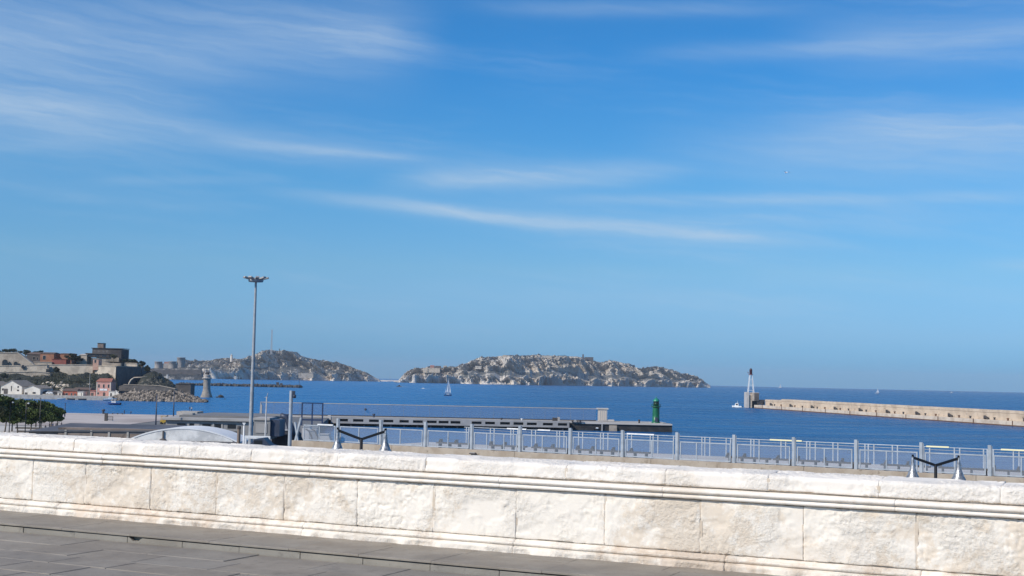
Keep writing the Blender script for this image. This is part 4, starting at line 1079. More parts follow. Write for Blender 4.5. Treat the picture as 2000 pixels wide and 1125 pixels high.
for px, lab, h_ in ((981, 'small dark bollard on the jetty by the glass screen, left of a pale one', 1.0), (1021, 'small white-topped bollard on the jetty edge', .9), (1251, 'dark bollard on the jetty between pillar and green lighthouse', 1.4)):
    t = thing('mooring_bollard', lab, 'bollard', J0 + JD * jx(px) + Vector((0, 3, ZJ)), JA, 'dark mooring bollards')
    MB().lathe([(.4, 0), (.35, .2), (.3, h_ * .6), (.5, h_ * .8), (.45, h_), (0, h_ * 1.03)], n=10).build('bollard', M_white if 'white' in lab else M_bunker2, t)
t = thing('utility_box', 'dark utility cabinet with pale side on the jetty, right of the small bollards', 'box', J0 + JD * jx(1088) + Vector((0, 4, ZJ)), JA)
MB().box(-1.4, .6, -.8, .8, 0, 1.5, .05).build('cabinet', M_bunker2, t); MB().box(.62, 1.5, -.8, .8, 0, 1.7, .05).build('side_cabinet', M_lgrey, t)
t = thing('mooring_bollard', 'dark bollard standing on the jetty edge left of the fence lamp', 'bollard', J0 + JD * jx(729) + Vector((0, 6, ZJ)), JA, 'dark mooring bollards')
MB().lathe([(.45, 0), (.4, .3), (.35, .9), (.6, 1.2), (.5, 1.5), (0, 1.6)], n=10).build('bollard', M_navy, t)

LY = 533; c = at(1281, 827, LY)
lh = thing('lighthouse', 'green painted round lighthouse with domed lantern at the end of the jetty', 'lighthouse', (c.x, LY, ZJ))
s = LY / FOC; Ht = Z(1281, 773, LY) - ZJ
hb = Z(1281, 794, LY) - ZJ
MB().lathe([(1.75, 0), (1.75, .5), (1.50, .55), (1.42, hb * .5), (1.34, hb - .4)], n=24).build('tower', M_green, lh)
MB().lathe([(1.34, hb - .398), (1.95, hb - .05), (1.95, hb + .12), (1.3, hb + .14)], n=24).build('gallery', M_green, lh)
MB().lathe([(1.12, hb + .142), (1.12, hb + .9), (1.06, hb + .9), (1.06, hb + 2.0), (1.2, hb + 2.02), (1.28, hb + 2.1)], n=20).build('lantern', M_green, lh)
for k in range(8):
    a = 2 * pi * k / 8; MB().box(-.28, .28, -.02, .02, hb + 1.0, hb + 1.9).build('pane', M_glassdark, lh, (1.08 * sin(a), -1.08 * cos(a), 0), a)
MB().lathe([(1.34, hb + 2.1), (1.28, hb + 2.35), (1.0, hb + 2.85), (.55, hb + 3.15), (.2, hb + 3.3), (.16, hb + 3.5), (.24, hb + 3.6), (.08, hb + 3.75), (.05, Ht)], n=20).build('dome', M_green2, lh)
for z_ in (hb + .55, hb + .95):
    MB().lathe([(1.86, z_), (1.9, z_ + .05), (1.86, z_ + .1), (1.82, z_ + .05), (1.86, z_)], n=20).build('railing', M_green, lh)
for k in range(12):
    a = 2 * pi * k / 12; MB().box(-.03, .03, -.03, .03, hb + .12, hb + .96).build('baluster', M_green, lh, (1.86 * cos(a), 1.86 * sin(a), 0))
MB().box(-.5, .5, -1.74, -1.5, .5, 2.4).build('door', M_navy, lh)
MB().box(-2.6, 2.6, -2.4, 2.4, -.0, .12).build('plinth', M_conc_pale, lh)

# ================================================================== RIGHT BREAKWATER
Q0 = on_z(1473, 797, 0); Q1 = on_z(2000, 834, 0)
QD = (Q1 - Q0); QL0 = QD.length; QD.normalize(); QA = math.atan2(QD.y, QD.x); QL = QL0 * 1.5
bw = thing('breakwater', 'long sunlit stone breakwater wall with lower ledge reaching in from the right', 'breakwater', Q0, QA)
# local: x along towards the right/near, +y away from the harbour side
k = 0; x = 0.0; rb = random.Random(9)
LED, WT = 2.5, 8.0
while x < QL:
    L = 13.0
    MB().box(x, x + L - .07, 0.0, 7.0, -2.5, LED + rb.uniform(-.08, .08), .12).build('ledge_block', M_break2, bw)
    h = WT + rb.uniform(-.10, .10) - (.8 if x < 30 else 0)
    MB().box(x + (0 if x > 1 else 6), x + L - .02, 7.0, 12.0, -2.5, h - 1.6).build('wall_block', M_break, bw)
    MB().box(x + (0 if x > 1 else 6), x + L - .03, 6.8, 12.0, h - 1.595, h, .10).build('cap_block', M_break, bw)
    MB().box(x, x + L - .05, -.06, -.003, -1, .55).build('waterline_band', M_rust, bw)
    if k % 3 == 1:
        MB().box(x + 4.0, x + 4.6, -.30, -.07, -1, LED + .3).build('fender', M_rust, bw)
        MB().hprism([(x + 4.6, LED + .12), (x + 5.4, LED + .12), (x + 5.6, LED + .9), (x + 9.2, LED + .5), (x + 9.4, LED + .9), (x + 6.6, LED + 1.7), (x + 5.2, LED + 2.2), (x + 4.6, LED + 2.0)], 5.9, 6.75).build('stair', M_bunker2, bw)
    else:
        MB().lathe([(.6, LED + .1), (.5, LED + .5), (.4, LED + .8), (.75, LED + 1.1), (.6, LED + 1.5), (0, LED + 1.5)], x + rb.uniform(5, 7), 4.5, 8).build('bollard', M_rust if k % 2 else M_bunker2, bw)
    x += L; k += 1
MB().box(6, QL, 12.0, 26, -2.5, 3.2).build('outer_slope', M_break, bw)
# beacon base blocks
YB = 1092
def bb_(px0, px1, py0, py1, Y=YB): a = at(px0, py1, Y); b = at(px1, py0, Y); return a.x, b.x, a.z, b.z
bc = thing('beacon_tower', 'white lattice beacon tower with dark red lantern on a stone block base', 'beacon', (X(1466, YB), YB, 0))
ox = X(1466, YB)
a, b, z0, z1 = bb_(1456.5, 1462, 766, 797); MB().box(a - ox, b - ox, -3, 8, -2, z1, .15).build('base_pillar', M_conc_pale, bc)
a, b, z0, z1 = bb_(1462.2, 1468, 772, 797); MB().box(a - ox, b - ox, -2, 8, -2, z1, .1).build('base_recess', M_break, bc)
a, b, z0, z1 = bb_(1468.2, 1481.5, 767, 783); MB().box(a - ox, b - ox, -2.5, 9, z0, z1, .1).build('base_block', M_break2, bc)
MB().box(a - ox + 1.6, b - ox - .1, -2.56, -2.503, z0 + .2, z1 - .3).build('panel', M_bunker, bc)  # dark sheet paints the block's shaded face, its lit left edge stays pale
MB().box(a - ox + .5, b - ox + .3, 0, 9, -2, z0 - .003).build('undercroft', M_bunker2, bc)
zb_ = Z(1466, 766.5, YB); zt_ = Z(1466, 732, YB)
hw0, hw1 = 2.3, .95
cx_ = X(1467.3, YB) - ox
for sx_, sy_ in ((-1, -1), (1, -1), (-1, 1), (1, 1)):
    MB().bar((cx_ + sx_ * hw0, 2 + sy_ * hw0, zb_ - .3), (cx_ + sx_ * hw1, 2 + sy_ * hw1, zt_), .45, .45).build('leg', M_white, bc)
for f_ in (.12, .42, .72, 1.0):
    hw = hw0 + (hw1 - hw0) * f_; zz = zb_ + (zt_ - zb_) * f_
    MB().bar((cx_ - hw, 2 - hw, zz), (cx_ + hw, 2 - hw, zz), .25, .3).bar((cx_ - hw, 2 + hw, zz), (cx_ + hw, 2 + hw, zz), .25, .3).bar((cx_ - hw, 2 - hw, zz), (cx_ - hw, 2 + hw, zz), .25, .3).bar((cx_ + hw, 2 - hw, zz), (cx_ + hw, 2 + hw, zz), .25, .3).build('cross_beam', M_white, bc)
zl = Z(1466, 718.5, YB)
MB().lathe([(1.9, zt_ + .15), (2.0, zt_ + .4), (1.1, zt_ + .42)], cx_, 2, 12).build('gallery', M_red, bc)
MB().lathe([(1.15, zt_ + .43), (1.15, zl - 1.9), (1.25, zl - 1.6), (.7, zl - .7), (.15, zl - .3), (.08, zl)], cx_, 2, 12).build('lantern', M_darkred, bc)
MB().tube([(cx_ - 1.9, 2, zt_ + .4), (cx_ - 2.2, 2, zt_ + 2.2)], .12, 5).lathe([(0, zt_ + 1.5), (.5, zt_ + 1.9), (0, zt_ + 2.4)], cx_ - 2.4, 2, 6).build('reflector', M_red, bc)
t = thing('stone_hut', 'small dark stone hut between beacon base and breakwater wall', 'hut', (X(1481, YB - 6), YB - 2, LED))
w = X(1496, YB - 6) - X(1481, YB - 6); MB().box(0, w, 0, 6, 0, 3.6, .1).build('wall', M_bunker2, t); MB().box(-.2, w + .2, -.2, 6.2, 3.603, 4.1).build('roof', M_bunker, t); MB().box(w - 1.6, w - .5, -.06, -.003, 0, 2.6).build('door', M_glassdark, t)

# ================================================================== BOATS
def loft_hull(L, B, D, n=9):
    """simple hull: x along, bow at +x"""
    m_ = MB(); vs = []; N = n
    for i in range(N):
        u = i / (N - 1); half = B / 2 * (1 - max(0, (u - .45) / .55) ** 2.2) * (0.86 + .14 * min(1, u * 4)); x_ = -L / 2 + L * u
        sh = D * (1 + .35 * max(0, u - .4)); keel = D * .25 * max(0, (u - .7) / .3) ** 2
        vs += [(x_, -half, sh), (x_, -half * .82, D * .35), (x_, 0, keel - .1), (x_, half * .82, D * .35), (x_, half, sh)]
    fs = []
    for i in range(N - 1):
        for k_ in range(4): fs.append((i * 5 + k_, i * 5 + k_ + 1, (i + 1) * 5 + k_ + 1, (i + 1) * 5 + k_))
        fs.append((i * 5 + 4, i * 5, (i + 1) * 5, (i + 1) * 5 + 4))
    fs.append((0, 1, 2, 3, 4)); m_.add(vs, fs); return m_
def sea_z(Y): return -Y * Y / 12.74e6
def sailboat(px, pyt, pyb, Y, label, hull_m, hl, rz):
    t = thing('sailboat', label, 'sailboat', (X(px, Y), Y, sea_z(Y)), rz, 'sailing boats on the sea')
    H = Z(px, pyt, Y) - sea_z(Y)
    loft_hull(hl, hl * .3, hl * .11).build('hull', hull_m, t)
    MB().box(-hl * .15, hl * .15, -hl * .08, hl * .08, hl * .11, hl * .17, .05).build('cabin', M_white, t)
    MB().tube([(.05 * hl, 0, hl * .1), (.05 * hl, 0, H)], hl * .012, 6).build('mast', M_steel, t)
    def sail(a, b, c_, name):
        a, b, c_ = Vector(a), Vector(b), Vector(c_); P = np.zeros((7, 7, 3))
        for i in range(7):
            for j in range(7):
                u, v = i / 6, j / 6; p = a.lerp(b, u).lerp(c_, v); belly = sin(pi * u) * sin(pi * min(1, v * 1.0)) * hl * .06
                P[i, j] = (p.x, p.y + belly, p.z)
        o = link(name, grid_mesh(name, P, M_sail), t); so = o.modifiers.new('s', 'SOLIDIFY'); so.thickness = .02
    sail((.03 * hl, 0, hl * .2), (-.42 * hl, 0, hl * .2), (.04 * hl, 0, H * .98), 'mainsail')
    sail((.46 * hl, 0, hl * .16), (.08 * hl, 0, hl * .2), (.07 * hl, 0, H * .88), 'jib')
    return t
sailboat(875.5, 738, 770, 1420, 'larger sailboat with one tall white sail in front of the big island', M_bluehull, 8.5, R(20))
sailboat(1524, 749.5, 757, 7000, 'tiny white sailboat on the horizon right of the beacon tower', M_white, 20, R(15))
sailboat(1714, 758, 768, 3600, 'small white sailboat with tall sail above the breakwater wall', M_white, 11, R(12))
def wake(px0, px1, Y, w, label):
    x0, x1 = X(px0, Y), X(px1, Y); P = np.zeros((24, 5, 3))
    for i in range(24):
        u = i / 23
        for j in range(5):
            P[i, j] = (x0 + (x1 - x0) * u, Y + (j - 2) * w * (0.3 + sin(pi * u)) * .5 + .6 * math.sin(9 * u), sea_z(Y) + .06 + .25 * (1 - abs(j - 2) / 2) * (.5 + .5 * math.sin(13 * u + j)) * sin(pi * u))
    tag(link('boat_wake', grid_mesh('boat_wake', P, M_foam)), label, 'wake', kind='stuff')
def motorboat(px, Y, L, label, hull_m, cab_m, rz, cabin=True, group='motor boats', tall=1.0):
    t = thing('motorboat', label, 'motorboat', (X(px, Y), Y, sea_z(Y) + .05), rz, group)
    loft_hull(L, L * .34, L * .15).build('hull', hull_m, t)
    if cabin:
        c_ = MB().hprism([(-L * .18, L * .14), (-L * .15, L * .32 * tall), (L * .10, L * .32 * tall), (L * .22, L * .16)][::-1], -L * .11, L * .11).build('cabin', cab_m, t)
        MB().box(-L * .12, L * .08, -L * .113, -L * .1105, L * .2, L * .28 * tall).box(-L * .12, L * .08, L * .1105, L * .113, L * .2, L * .28 * tall).build('window', M_glassdark, c_)
    MB().tube([(-L * .05, 0, L * .3 * tall), (-L * .05, 0, L * .52 * tall)], L * .012, 5).build('mast', M_white, t)
    MB().box(-L * .52, -L * .46, -L * .05, L * .05, 0, L * .16, .02).build('outboard', M_bunker2, t)
    return t
motorboat(1440, 1085, 8.5, 'white motorboat with small cabin passing left of the beacon tower', M_white, M_white, R(150), tall=1.3)
wake(1428, 1454, 1082, 2.5, 'white foam around the motorboat left of the beacon tower')
motorboat(225, 760, 8, 'blue and white open motorboat on the water below the pink house', M_bluehull, M_white, R(168), tall=.8)
motorboat(780, 2450, 9, 'dark motorboat speeding between the islands with a white wake', M_bunker2, M_bunker2, R(185), tall=1.2)
wake(772, 799, 2440, 6, 'thin white wake behind the dark motorboat between the islands')
motorboat(1859, 5200, 14, 'faint white motorboat far off on the right near the horizon', M_white, M_white, R(8))
motorboat(827, 2150, 5, 'tiny pale boat in front of the left end of the big island', M_white, M_white, R(5), cabin=True)
wake(820, 842, 2145, 5, 'faint wake behind the tiny pale boat in front of the big island')
for i, (px, lab) in enumerate(((122, 'white dinghy moored in front of the red shack'), (140, 'dark dinghy moored under the red shack'), (163, 'dark rowing boat moored left of the pink house'), (217, 'white boat drawn up at the quay below the pale annex'))):
    motorboat(px, 862, 5.2 if i < 3 else 8.5, lab, (M_white, M_bunker2, M_bunker2, M_white)[i], M_white, R((5, 170, 3, 12)[i]), cabin=(i == 3), group='boats moored along the little harbour', tall=.7)
# gull
c = at(1535.5, 337, 140)
t = thing('gull', 'tiny pale gull gliding high in the sky on the right', 'bird', c, R(30))
MB().lathe([(0, -.22), (.05, -.16), (.075, 0), (.05, .14), (0, .24)], n=8).build('body', M_gull, t).rotation_euler = (R(90), 0, 0)
MB().add([(0.04, -.06, .03), (.04, .08, .03), (.26, .03, .10), (.27, -.06, .10), (.58, -.10, .04), (0.04, -.06, .015), (.04, .08, .015), (.26, .03, .085), (.27, -.06, .085), (.58, -.10, .03)],
         [(0, 1, 2, 3), (3, 2, 4), (5, 8, 7, 6), (8, 9, 7)]).add([(-x_, y_, z_) for x_, y_, z_ in [(0.04, -.06, .03), (.04, .08, .03), (.26, .03, .10), (.27, -.06, .10), (.58, -.10, .04)]], [(3, 2, 1, 0), (4, 2, 3)]).build('wing', M_gull, t)

# ================================================================== FAR ROCK JETTY, STONE TOWER
rr_ = random.Random(11)
YJ = 1900
mb = MB(); p = 352.0
while p < 588:
    Y = YJ + rr_.uniform(-6, 6); zt = 3.2 + rr_.uniform(-.8, .9)
    rock(mb, (X(p, Y), Y, rr_.uniform(0, 1.5)), rr_.uniform(2.2, 3.4), rr_, 1.0); p += .9
mb.box(X(345, YJ), X(586, YJ), YJ - 4, YJ + 4, -1, 2.2)
j = mb.build('rock_jetty', M_darkrock); tag(j, 'low dark line of rocks forming a far jetty behind the stone tower', 'jetty', kind='stuff')
for i, (px, h, w) in enumerate(((542.5, 6.5, 3.4), (549.5, 5.2, 3.2))):
    t = thing('jetty_hut', 'dark block hut on the far rock jetty, %s' % ('taller left one', 'lower right one')[i], 'hut', (X(px, YJ), YJ, 2), 0, 'huts on the far rock jetty')
    MB().box(-w / 2, w / 2, -1.5, 1.5, 0, h - 2, .1).build('wall', M_bunker2, t); MB().box(-w / 2 - .2, w / 2 + .2, -1.7, 1.7, h - 1.998, h - 1.6).build('roof', M_bunker, t)
t = thing('navigation_beacon', 'thin dark beacon pole at the right tip of the far rock jetty', 'beacon', (X(585, YJ), YJ, 2.5))
MB().lathe([(.9, 0), (.5, 2.0), (.32, 2.2), (.25, 8)], n=8).build('pole', M_navyf, t); MB().lathe([(.7, 8), (.8, 9), (0, 10)], n=8).build('lamp', M_navyf, t)

YT = 1040; ox = X(404.5, YT)
st = thing('stone_tower', 'pale round stone tower with flared base standing in the sea off the boulders', 'tower', (ox, YT, 0))
s = YT / FOC
def zt(py): return Z(404.5, py, YT)
MB().lathe([(4.7, -1), (4.5, .6), (3.8, zt(770)), (3.1, zt(764)), (2.75, zt(757)), (2.75, zt(742)), (3.0, zt(740))], n=24).build('shaft', M_towerst, st)
MB().lathe([(3.1, zt(740) + .01), (3.9, zt(739)), (3.9, zt(738)), (2.9, zt(737.8))], n=24).build('gallery', M_conc_pale, st)
MB().lathe([(2.8, zt(738) + .12), (2.7, zt(733.5)), (3.0, zt(733)), (1.9, zt(731.8))], n=16).build('drum', M_conc_pale, st)
MB().lathe([(1.7, zt(731.8) + .02), (1.7, zt(728.5)), (1.1, zt(727)), (0, zt(726))], n=12).build('lantern', M_bunker2, st)
MB().lathe([(.12, zt(727)), (.08, zt(722))], -.6, 0, 6).build('antenna', M_bunker2, st)
for k in range(14):
    a = 2 * pi * k / 14; MB().box(-.06, .06, -.06, .06, 0, 1.1).build('baluster', M_bunker, st, (3.7 * cos(a), 3.7 * sin(a), zt(738)))
t = thing('sea_rock', 'small dark rock rising from the sea right of the stone tower', 'rock', (X(430, YT), YT, 0))
mb = MB()
for k in range(12):
    px = rr_.uniform(424, 438); h_ = 2.2 * math.exp(-((px - 431) / 4) ** 2); rock(mb, (X(px, YT) - X(430, YT), rr_.uniform(-2, 2), h_ * .3), .8 + h_ * .55, rr_, .9)
o = mb.build('rock_mass', M_darkrock, t); o['kind'] = 'stuff'
t = thing('sea_rock', 'tiny dark rock barely above the water right of the small sea rock', 'rock', (X(441, YT - 60), YT - 60, 0)); mb = MB(); rock(mb, (0, 0, 0), 1.0, rr_, .5); mb.build('rock', M_darkrock, t)
# ================================================================== ISLANDS
def cragged(Xb, Yb_, Zb, hgt, seed, amp, crest, calm):
    """push a base surface about with 3-D rock noise; gullies lean across the slope"""
    sh = Xb + .55 * Zb                         # gullies run down to the right
    g1 = fbm(sh / 95, Yb_ / 160, seed, 3, .55, ridged=True) - .62
    g2 = fbm(sh / 34, Yb_ / 60, Zb / 55 + seed, 4, .6, ridged=True) - .60
    g3 = fbm(Xb / 13, Yb_ / 20, Zb / 11 + seed * 2, 4, .6, ridged=True) - .60
    k = np.clip(hgt / 14, .0, 1) * calm
    Y2 = Yb_ - k * amp * (g1 * 190 + g2 * 95 + g3 * 34) * (1 - .5 * crest)
    Z2 = Zb + k * amp * ((g2 * 20) * (1 - crest) + g3 * 9 * (1 - .55 * crest)) + k * amp * g1 * 26 * (1 - crest)
    X2 = Xb + k * amp * g3 * 6
    return X2, Y2, Z2
def island(name, outline, Yfn, depth, shelf, material, seed, nx=520, ny=110, rough=1.0):
    """crest profile taken over at real distance; sea cliffs, a terrace, then the craggy upper slope"""
    pxs = np.array([o[0] for o in outline], float); pys = np.array([o[1] for o in outline], float)
    u = np.linspace(pxs[0], pxs[-1], nx); top = np.interp(u, pxs, pys)
    P = np.zeros((nx, ny, 3)); HG = np.zeros((nx, ny)); CR = np.zeros((nx, ny)); CM = np.ones((nx, ny))
    bay = fbm(u * .05, seed, 0, 4) - .5; cl_n = fbm(u * .06, seed + 3.0, 1, 4) - .5; tr_n = fbm(u * .03, seed + 8.0, 1, 3) - .5
    for i in range(nx):
        Yc = Yfn(u[i]); Yk_ = Yc + depth * .5
        zt_ = Z(u[i], top[i], Yk_) - sea_z(Yc)
        c = max(min(shelf * (.8 + 1.3 * cl_n[i]), zt_ * .55), 1.5)
        d1 = 28; d2 = depth * (.20 + .12 * tr_n[i])
        c2 = c + (zt_ - c) * .30
        kd = np.array([-6, 0, d1 * .45, d1, d2, depth * .34, depth * .44, depth * .50, depth * .60, depth])
        kz = np.array([-5, -1, c * .72, c, c2, c2 + (zt_ - c2) * .45, c2 + (zt_ - c2) * .86, zt_, zt_ * .93, -4])
        arc_ = np.concatenate([[0], np.cumsum(np.hypot(np.diff(kd) * .35, np.diff(kz) * 1.2))])
        # nine tenths of the rows go to the side that faces the harbour
        t_ = np.concatenate([np.linspace(0, arc_[7], ny - 14), np.linspace(arc_[7], arc_[9], 15)[1:]])
        dd = np.interp(t_, arc_, kd); zz = np.interp(t_, arc_, kz)
        P[i, :, 1] = Yc + dd + bay[i] * 160 * (1 - np.clip(dd / (depth * .5), 0, 1)); P[i, :, 2] = zz
        P[i, :, 0] = (u[i] - 1000) / FOC * (Yc + dd)
        CM[i] = 1 - .85 * np.clip((dd - d1 * 1.3) / 20, 0, 1) * np.clip((d2 + 26 - dd) / 26, 0, 1)
        HG[i] = zz; CR[i] = np.exp(-((dd - depth * .5) / (depth * .05)) ** 2)
    endf = np.clip(np.minimum(u - u[0], u[-1] - u) / 25, .25, 1)[:, None]
    X2, Y2, Z2 = cragged(P[:, :, 0], P[:, :, 1], P[:, :, 2], HG, seed, rough * endf, CR, CM)
    for i in range(nx): Z2[i] += sea_z(Yfn(u[i]))
    o = link(name, grid_mesh(name, np.stack([X2, Y2, Z2], -1), material, smooth=False)); tag(o, kind='structure'); return o

big = [(776, 748), (784, 742), (795, 735), (812, 726), (828, 722), (845, 721), (862, 722), (880, 721), (900, 717), (912, 711), (925, 704), (940, 701), (955, 697), (975, 696), (990, 694.5), (1010, 696), (1030, 694.5), (1048, 693), (1062, 695), (1090, 695.5), (1112, 696), (1138, 698), (1158, 699.5), (1161, 705), (1178, 709), (1192, 704.5), (1205, 706), (1218, 710), (1228, 712.5), (1240, 718), (1255, 721), (1270, 718), (1285, 716.5), (1297, 720), (1312, 723.5), (1330, 730), (1345, 733.5), (1360, 737), (1372, 742), (1382, 749), (1390, 753)]
island('big_island_terrain', big, lambda px: 4150 + max(0, px - 1000) * 3.2, 700, 22, M_isl, 4.0, nx=900, ny=170)
left = [(350, 733), (362, 713), (375, 707), (390, 705), (405, 706), (425, 701.5), (445, 699), (465, 701), (480, 701.5), (498, 697), (512, 692), (524, 687.5), (540, 685), (560, 686), (582, 688), (590, 694), (606, 700), (625, 703.5), (650, 708), (675, 714), (700, 723), (720, 730), (735, 737), (745, 741)]
island('left_island_terrain', left, lambda px: 4000 + abs(px - 470) * 1.6, 600, 20, M_isl, 9.0, nx=600, ny=150)
# low causeway linking the islands
Yc = 4700
P = np.zeros((120, 8, 3)); 
for i in range(120):
    px = 690 + i * .82
    for j in range(8): P[i, j] = (X(px, Yc) , Yc + j * 12, sea_z(Yc) + (-1.0 if j in (0, 7) else 3.4 + 1.5 * vn(np.array([i * .3]), np.array([j * .5]))[0]))
o = link('causeway_terrain', grid_mesh('causeway_terrain', P, M_conc_pale, False)); tag(o, kind='structure')

def block_house(name, label, cat, px0, px1, py0, py1, Y, wallm, roofm=None, dep=14, wins=0, group=None, roof='flat', sink=6):
    a = at(px0, py1, Y); b = at(px1, py0, Y); w = b.x - a.x; h = b.z - a.z
    t = thing(name, label, cat, (a.x, Y, a.z), 0, group)
    rh = h * (.0 if roof == 'flat' else .28)
    MB().box(0, w, 0, dep, -sink, h - rh - .002).build('wall', wallm, t)
    if roof == 'flat': MB().box(-.02 * w, w * 1.02, -.2, dep + .2, h, h * 1.06).build('roof', roofm or wallm, t)
    else: MB().add([(-.3, -.4, h - rh), (w + .3, -.4, h - rh), (w + .3, dep + .4, h - rh), (-.3, dep + .4, h - rh), (-.3, dep / 2, h), (w + .3, dep / 2, h)],
                   [(0, 1, 5, 4), (2, 3, 4, 5), (0, 4, 3), (1, 2, 5), (0, 3, 2, 1)]).build('roof', roofm or wallm, t)
    for k in range(wins):
        cx__ = w * (k + .5) / wins; ww = w / wins * .32; MB().box(cx__ - ww / 2, cx__ + ww / 2, -.06, -.003, h * .28, h * .6).build('window', M_glassdark, t)
    return t
# buildings on the big island
Yi = 4300
block_house('island_fort', 'pale fort wall with red-roofed house on the left shoulder of the big island', 'fort', 826, 859, 719.5, 727, 4260, M_fort2, dep=40, sink=1)
block_house('island_house', 'dark red-roofed house on top of the pale fort wall', 'house', 840, 848, 713.5, 720, 4275, M_castlered, M_tile, dep=16, roof='gable')
block_house('island_house', 'flat-roofed house right of the red one on the fort', 'house', 850, 861, 715, 720.5, 4280, M_bunker, M_bunker, dep=16, sink=1)
block_house('island_house', 'low pale building below the crest, left of the scree slope', 'house', 928, 940, 715.5, 720, 4330, M_cream, dep=14, wins=4, sink=1)
block_house('island_house', 'pale block just behind the fort on the saddle', 'house', 866, 873, 714.5, 718.5, 4390, M_fort2, dep=14)
block_house('island_battery', 'long pale battery wall on the crest of the big island', 'battery', 1062, 1078, 695, 698.5, 4440, M_fort2, dep=20, sink=1)
block_house('island_battery', 'dark flat-topped battery at the right end of the crest', 'battery', 1143, 1159, 698, 703.5, 4620, M_bunker, dep=30, sink=3)
block_house('island_house', 'small pale ruin on the left crest of the big island', 'house', 982, 990, 693.8, 698, 4440, M_fort2, dep=12, sink=3)
block_house('island_lookout', 'tiny lookout post on the crest above the pale cliff', 'lookout', 1137.5, 1140.5, 692.5, 698, 4600, M_bunker, dep=8, sink=8)
# left island: mast, lighthouse, terraces
ms = at(530, 688, 4260)
t = thing('radio_mast', 'tall thin lattice radio mast on the summit of the left island', 'radio mast', (ms.x, 4260, ms.z - 6))
H = Z(531, 644, 4260) - ms.z + 6
for sx_, sy_ in ((-1, -1), (1, -1), (0, 1)):
    MB().bar((sx_ * 2.6, sy_ * 2.6, 0), (sx_ * 1.0, sy_ * 1.0, H), 1.1, 1.1).build('leg', M_steel, t)
for k in range(14):
    z0_ = H * k / 14; w0 = 2.6 - 1.6 * k / 14
    MB().bar((-w0, -w0, z0_), (w0, -w0, z0_ + H / 14), .5, .5).bar((w0, -w0, z0_), (0, w0, z0_ + H / 14), .5, .5).build('brace', M_steel, t)
t = thing('island_lighthouse', 'small pale lighthouse tower on the ridge of the left island', 'lighthouse', at(452, 703, 4200))
MB().lathe([(4.5, -6), (4.3, 8), (3.6, 9), (3.6, 14)], n=12).build('tower', M_cream, t); MB().lathe([(4.6, 14), (4.6, 15), (2, 15.1), (2, 17.5), (0, 19)], n=12).build('lantern', M_conc_pale, t)
t = thing('island_lookout', 'tiny antenna post on the summit plateau of the left island', 'antenna', at(546, 686, 4260))
MB().lathe([(1.2, -4), (1.0, 5)], n=6).build('post', M_bunker, t); MB().lathe([(0, 5), (3, 6.5), (0, 8.5)], n=8).build('dish', M_bunker, t)
block_house('island_quay', 'pale quay platform at the foot of the left island', 'quay', 583, 612, 729.5, 732, 4040, M_fort, dep=90, sink=9)
for px, h_ in ((761.5, 9), (764.5, 6)):
    t = thing('yacht_mast', 'thin mast above the low causeway, %s' % ('taller' if h_ == 9 else 'shorter'), 'mast', (X(px, 4650), 4650, sea_z(4650)), 0, 'masts behind the causeway')
    loft_hull(14, 4, 2).build('hull', M_white, t); MB().tube([(0, 0, 1), (0, 0, h_ * 2.3)], .45, 5).build('mast', M_steel, t)

# castle island
ci = [(262, 742), (280, 722), (300, 719.5), (330, 720), (345, 719), (362, 717.5), (385, 718.5), (394, 722), (397, 735), (400, 741)]
def castle_island():
    nx, ny = 190, 60; u = np.linspace(262, 400, nx); top = np.interp(u, [c_[0] for c_ in ci], [c_[1] for c_ in ci])
    P = np.zeros((nx, ny, 3)); Yc = 3150
    for i in range(nx):
        v = np.linspace(0, 1, ny); Yv = Yc + v * 150; zt_ = Z(u[i], top[i], Yc + 60) - sea_z(Yc)
        Xv = np.full(ny, X(u[i], Yc)) + (X(u[i], 5000) / 5000) * (Yv - Yc)
        rk = zt_ * .42
        f = np.where(v < .10, rk * np.clip(v / .1, 0, 1) ** .6, np.where(v < .2, rk * 1.05, np.where(v < .24, rk + (zt_ - rk) * np.clip((v - .2) / .04, 0, 1), np.where(v < .8, zt_, zt_ * (1 - (v - .8) / .2)))))
        n2 = fbm(Xv * .06, Yv * .06, 3, 5, .6, ridged=True)
        z = f + (n2 - .6) * 9 * np.clip(f / 5, 0, 1) * np.where(v < .22, 1, .25)
        P[i] = np.stack([Xv, Yv, np.where(v < .02, -3, np.maximum(z, -3)) + sea_z(Yc)], 1)
    tag(link('castle_island_terrain', grid_mesh('castle_island_terrain', P, M_isl2, False)), kind='structure')
castle_island()
Yk = 3195
kb = thing('castle', 'squat stone island castle with three round towers, the right one tallest', 'castle', (X(330, Yk), Yk, Z(330, 720.5, Yk)))
ox, oz = X(330, Yk), Z(330, 720.5, Yk)
def cz(py): return Z(330, py, Yk) - oz
def cxk(px): return X(px, Yk) - ox
MB().box(cxk(305), cxk(352), 2, 34, -12, cz(710)).build('keep_wall', M_castle, kb)
for px, r_, py in ((307.5, 9.0, 706.5), (335, 9.2, 705.5), (350, 9.8, 697.5)):
    tw = MB().lathe([(r_ * 1.06, -12), (r_, cz(715)), (r_, cz(py + 1)), (r_ * 1.05, cz(py + .8)), (r_ * 1.05, cz(py)), (r_ * .8, cz(py) )], cxk(px), 4 if px < 345 else 12, 20).build('round_tower', M_castle, kb)
    for k in range(3):
        a = -pi / 2 + (k - 1) * .5; MB().box(-.5, .5, -.2, .2, cz(py + 5), cz(py + 3.5)).build('slit_window', M_glassdark, tw, (cxk(px) + r_ * 1.0 * cos(a), (4 if px < 345 else 12) + r_ * 1.0 * sin(a), 0), a + pi / 2)
MB().box(cxk(318), cxk(330), 6, 30, cz(710) + .01, cz(706.5)).build('roof', M_castlered, kb)
MB().box(cxk(345), cxk(354), 5, 22, cz(709), cz(698)).build('tower_block', M_castle, kb)
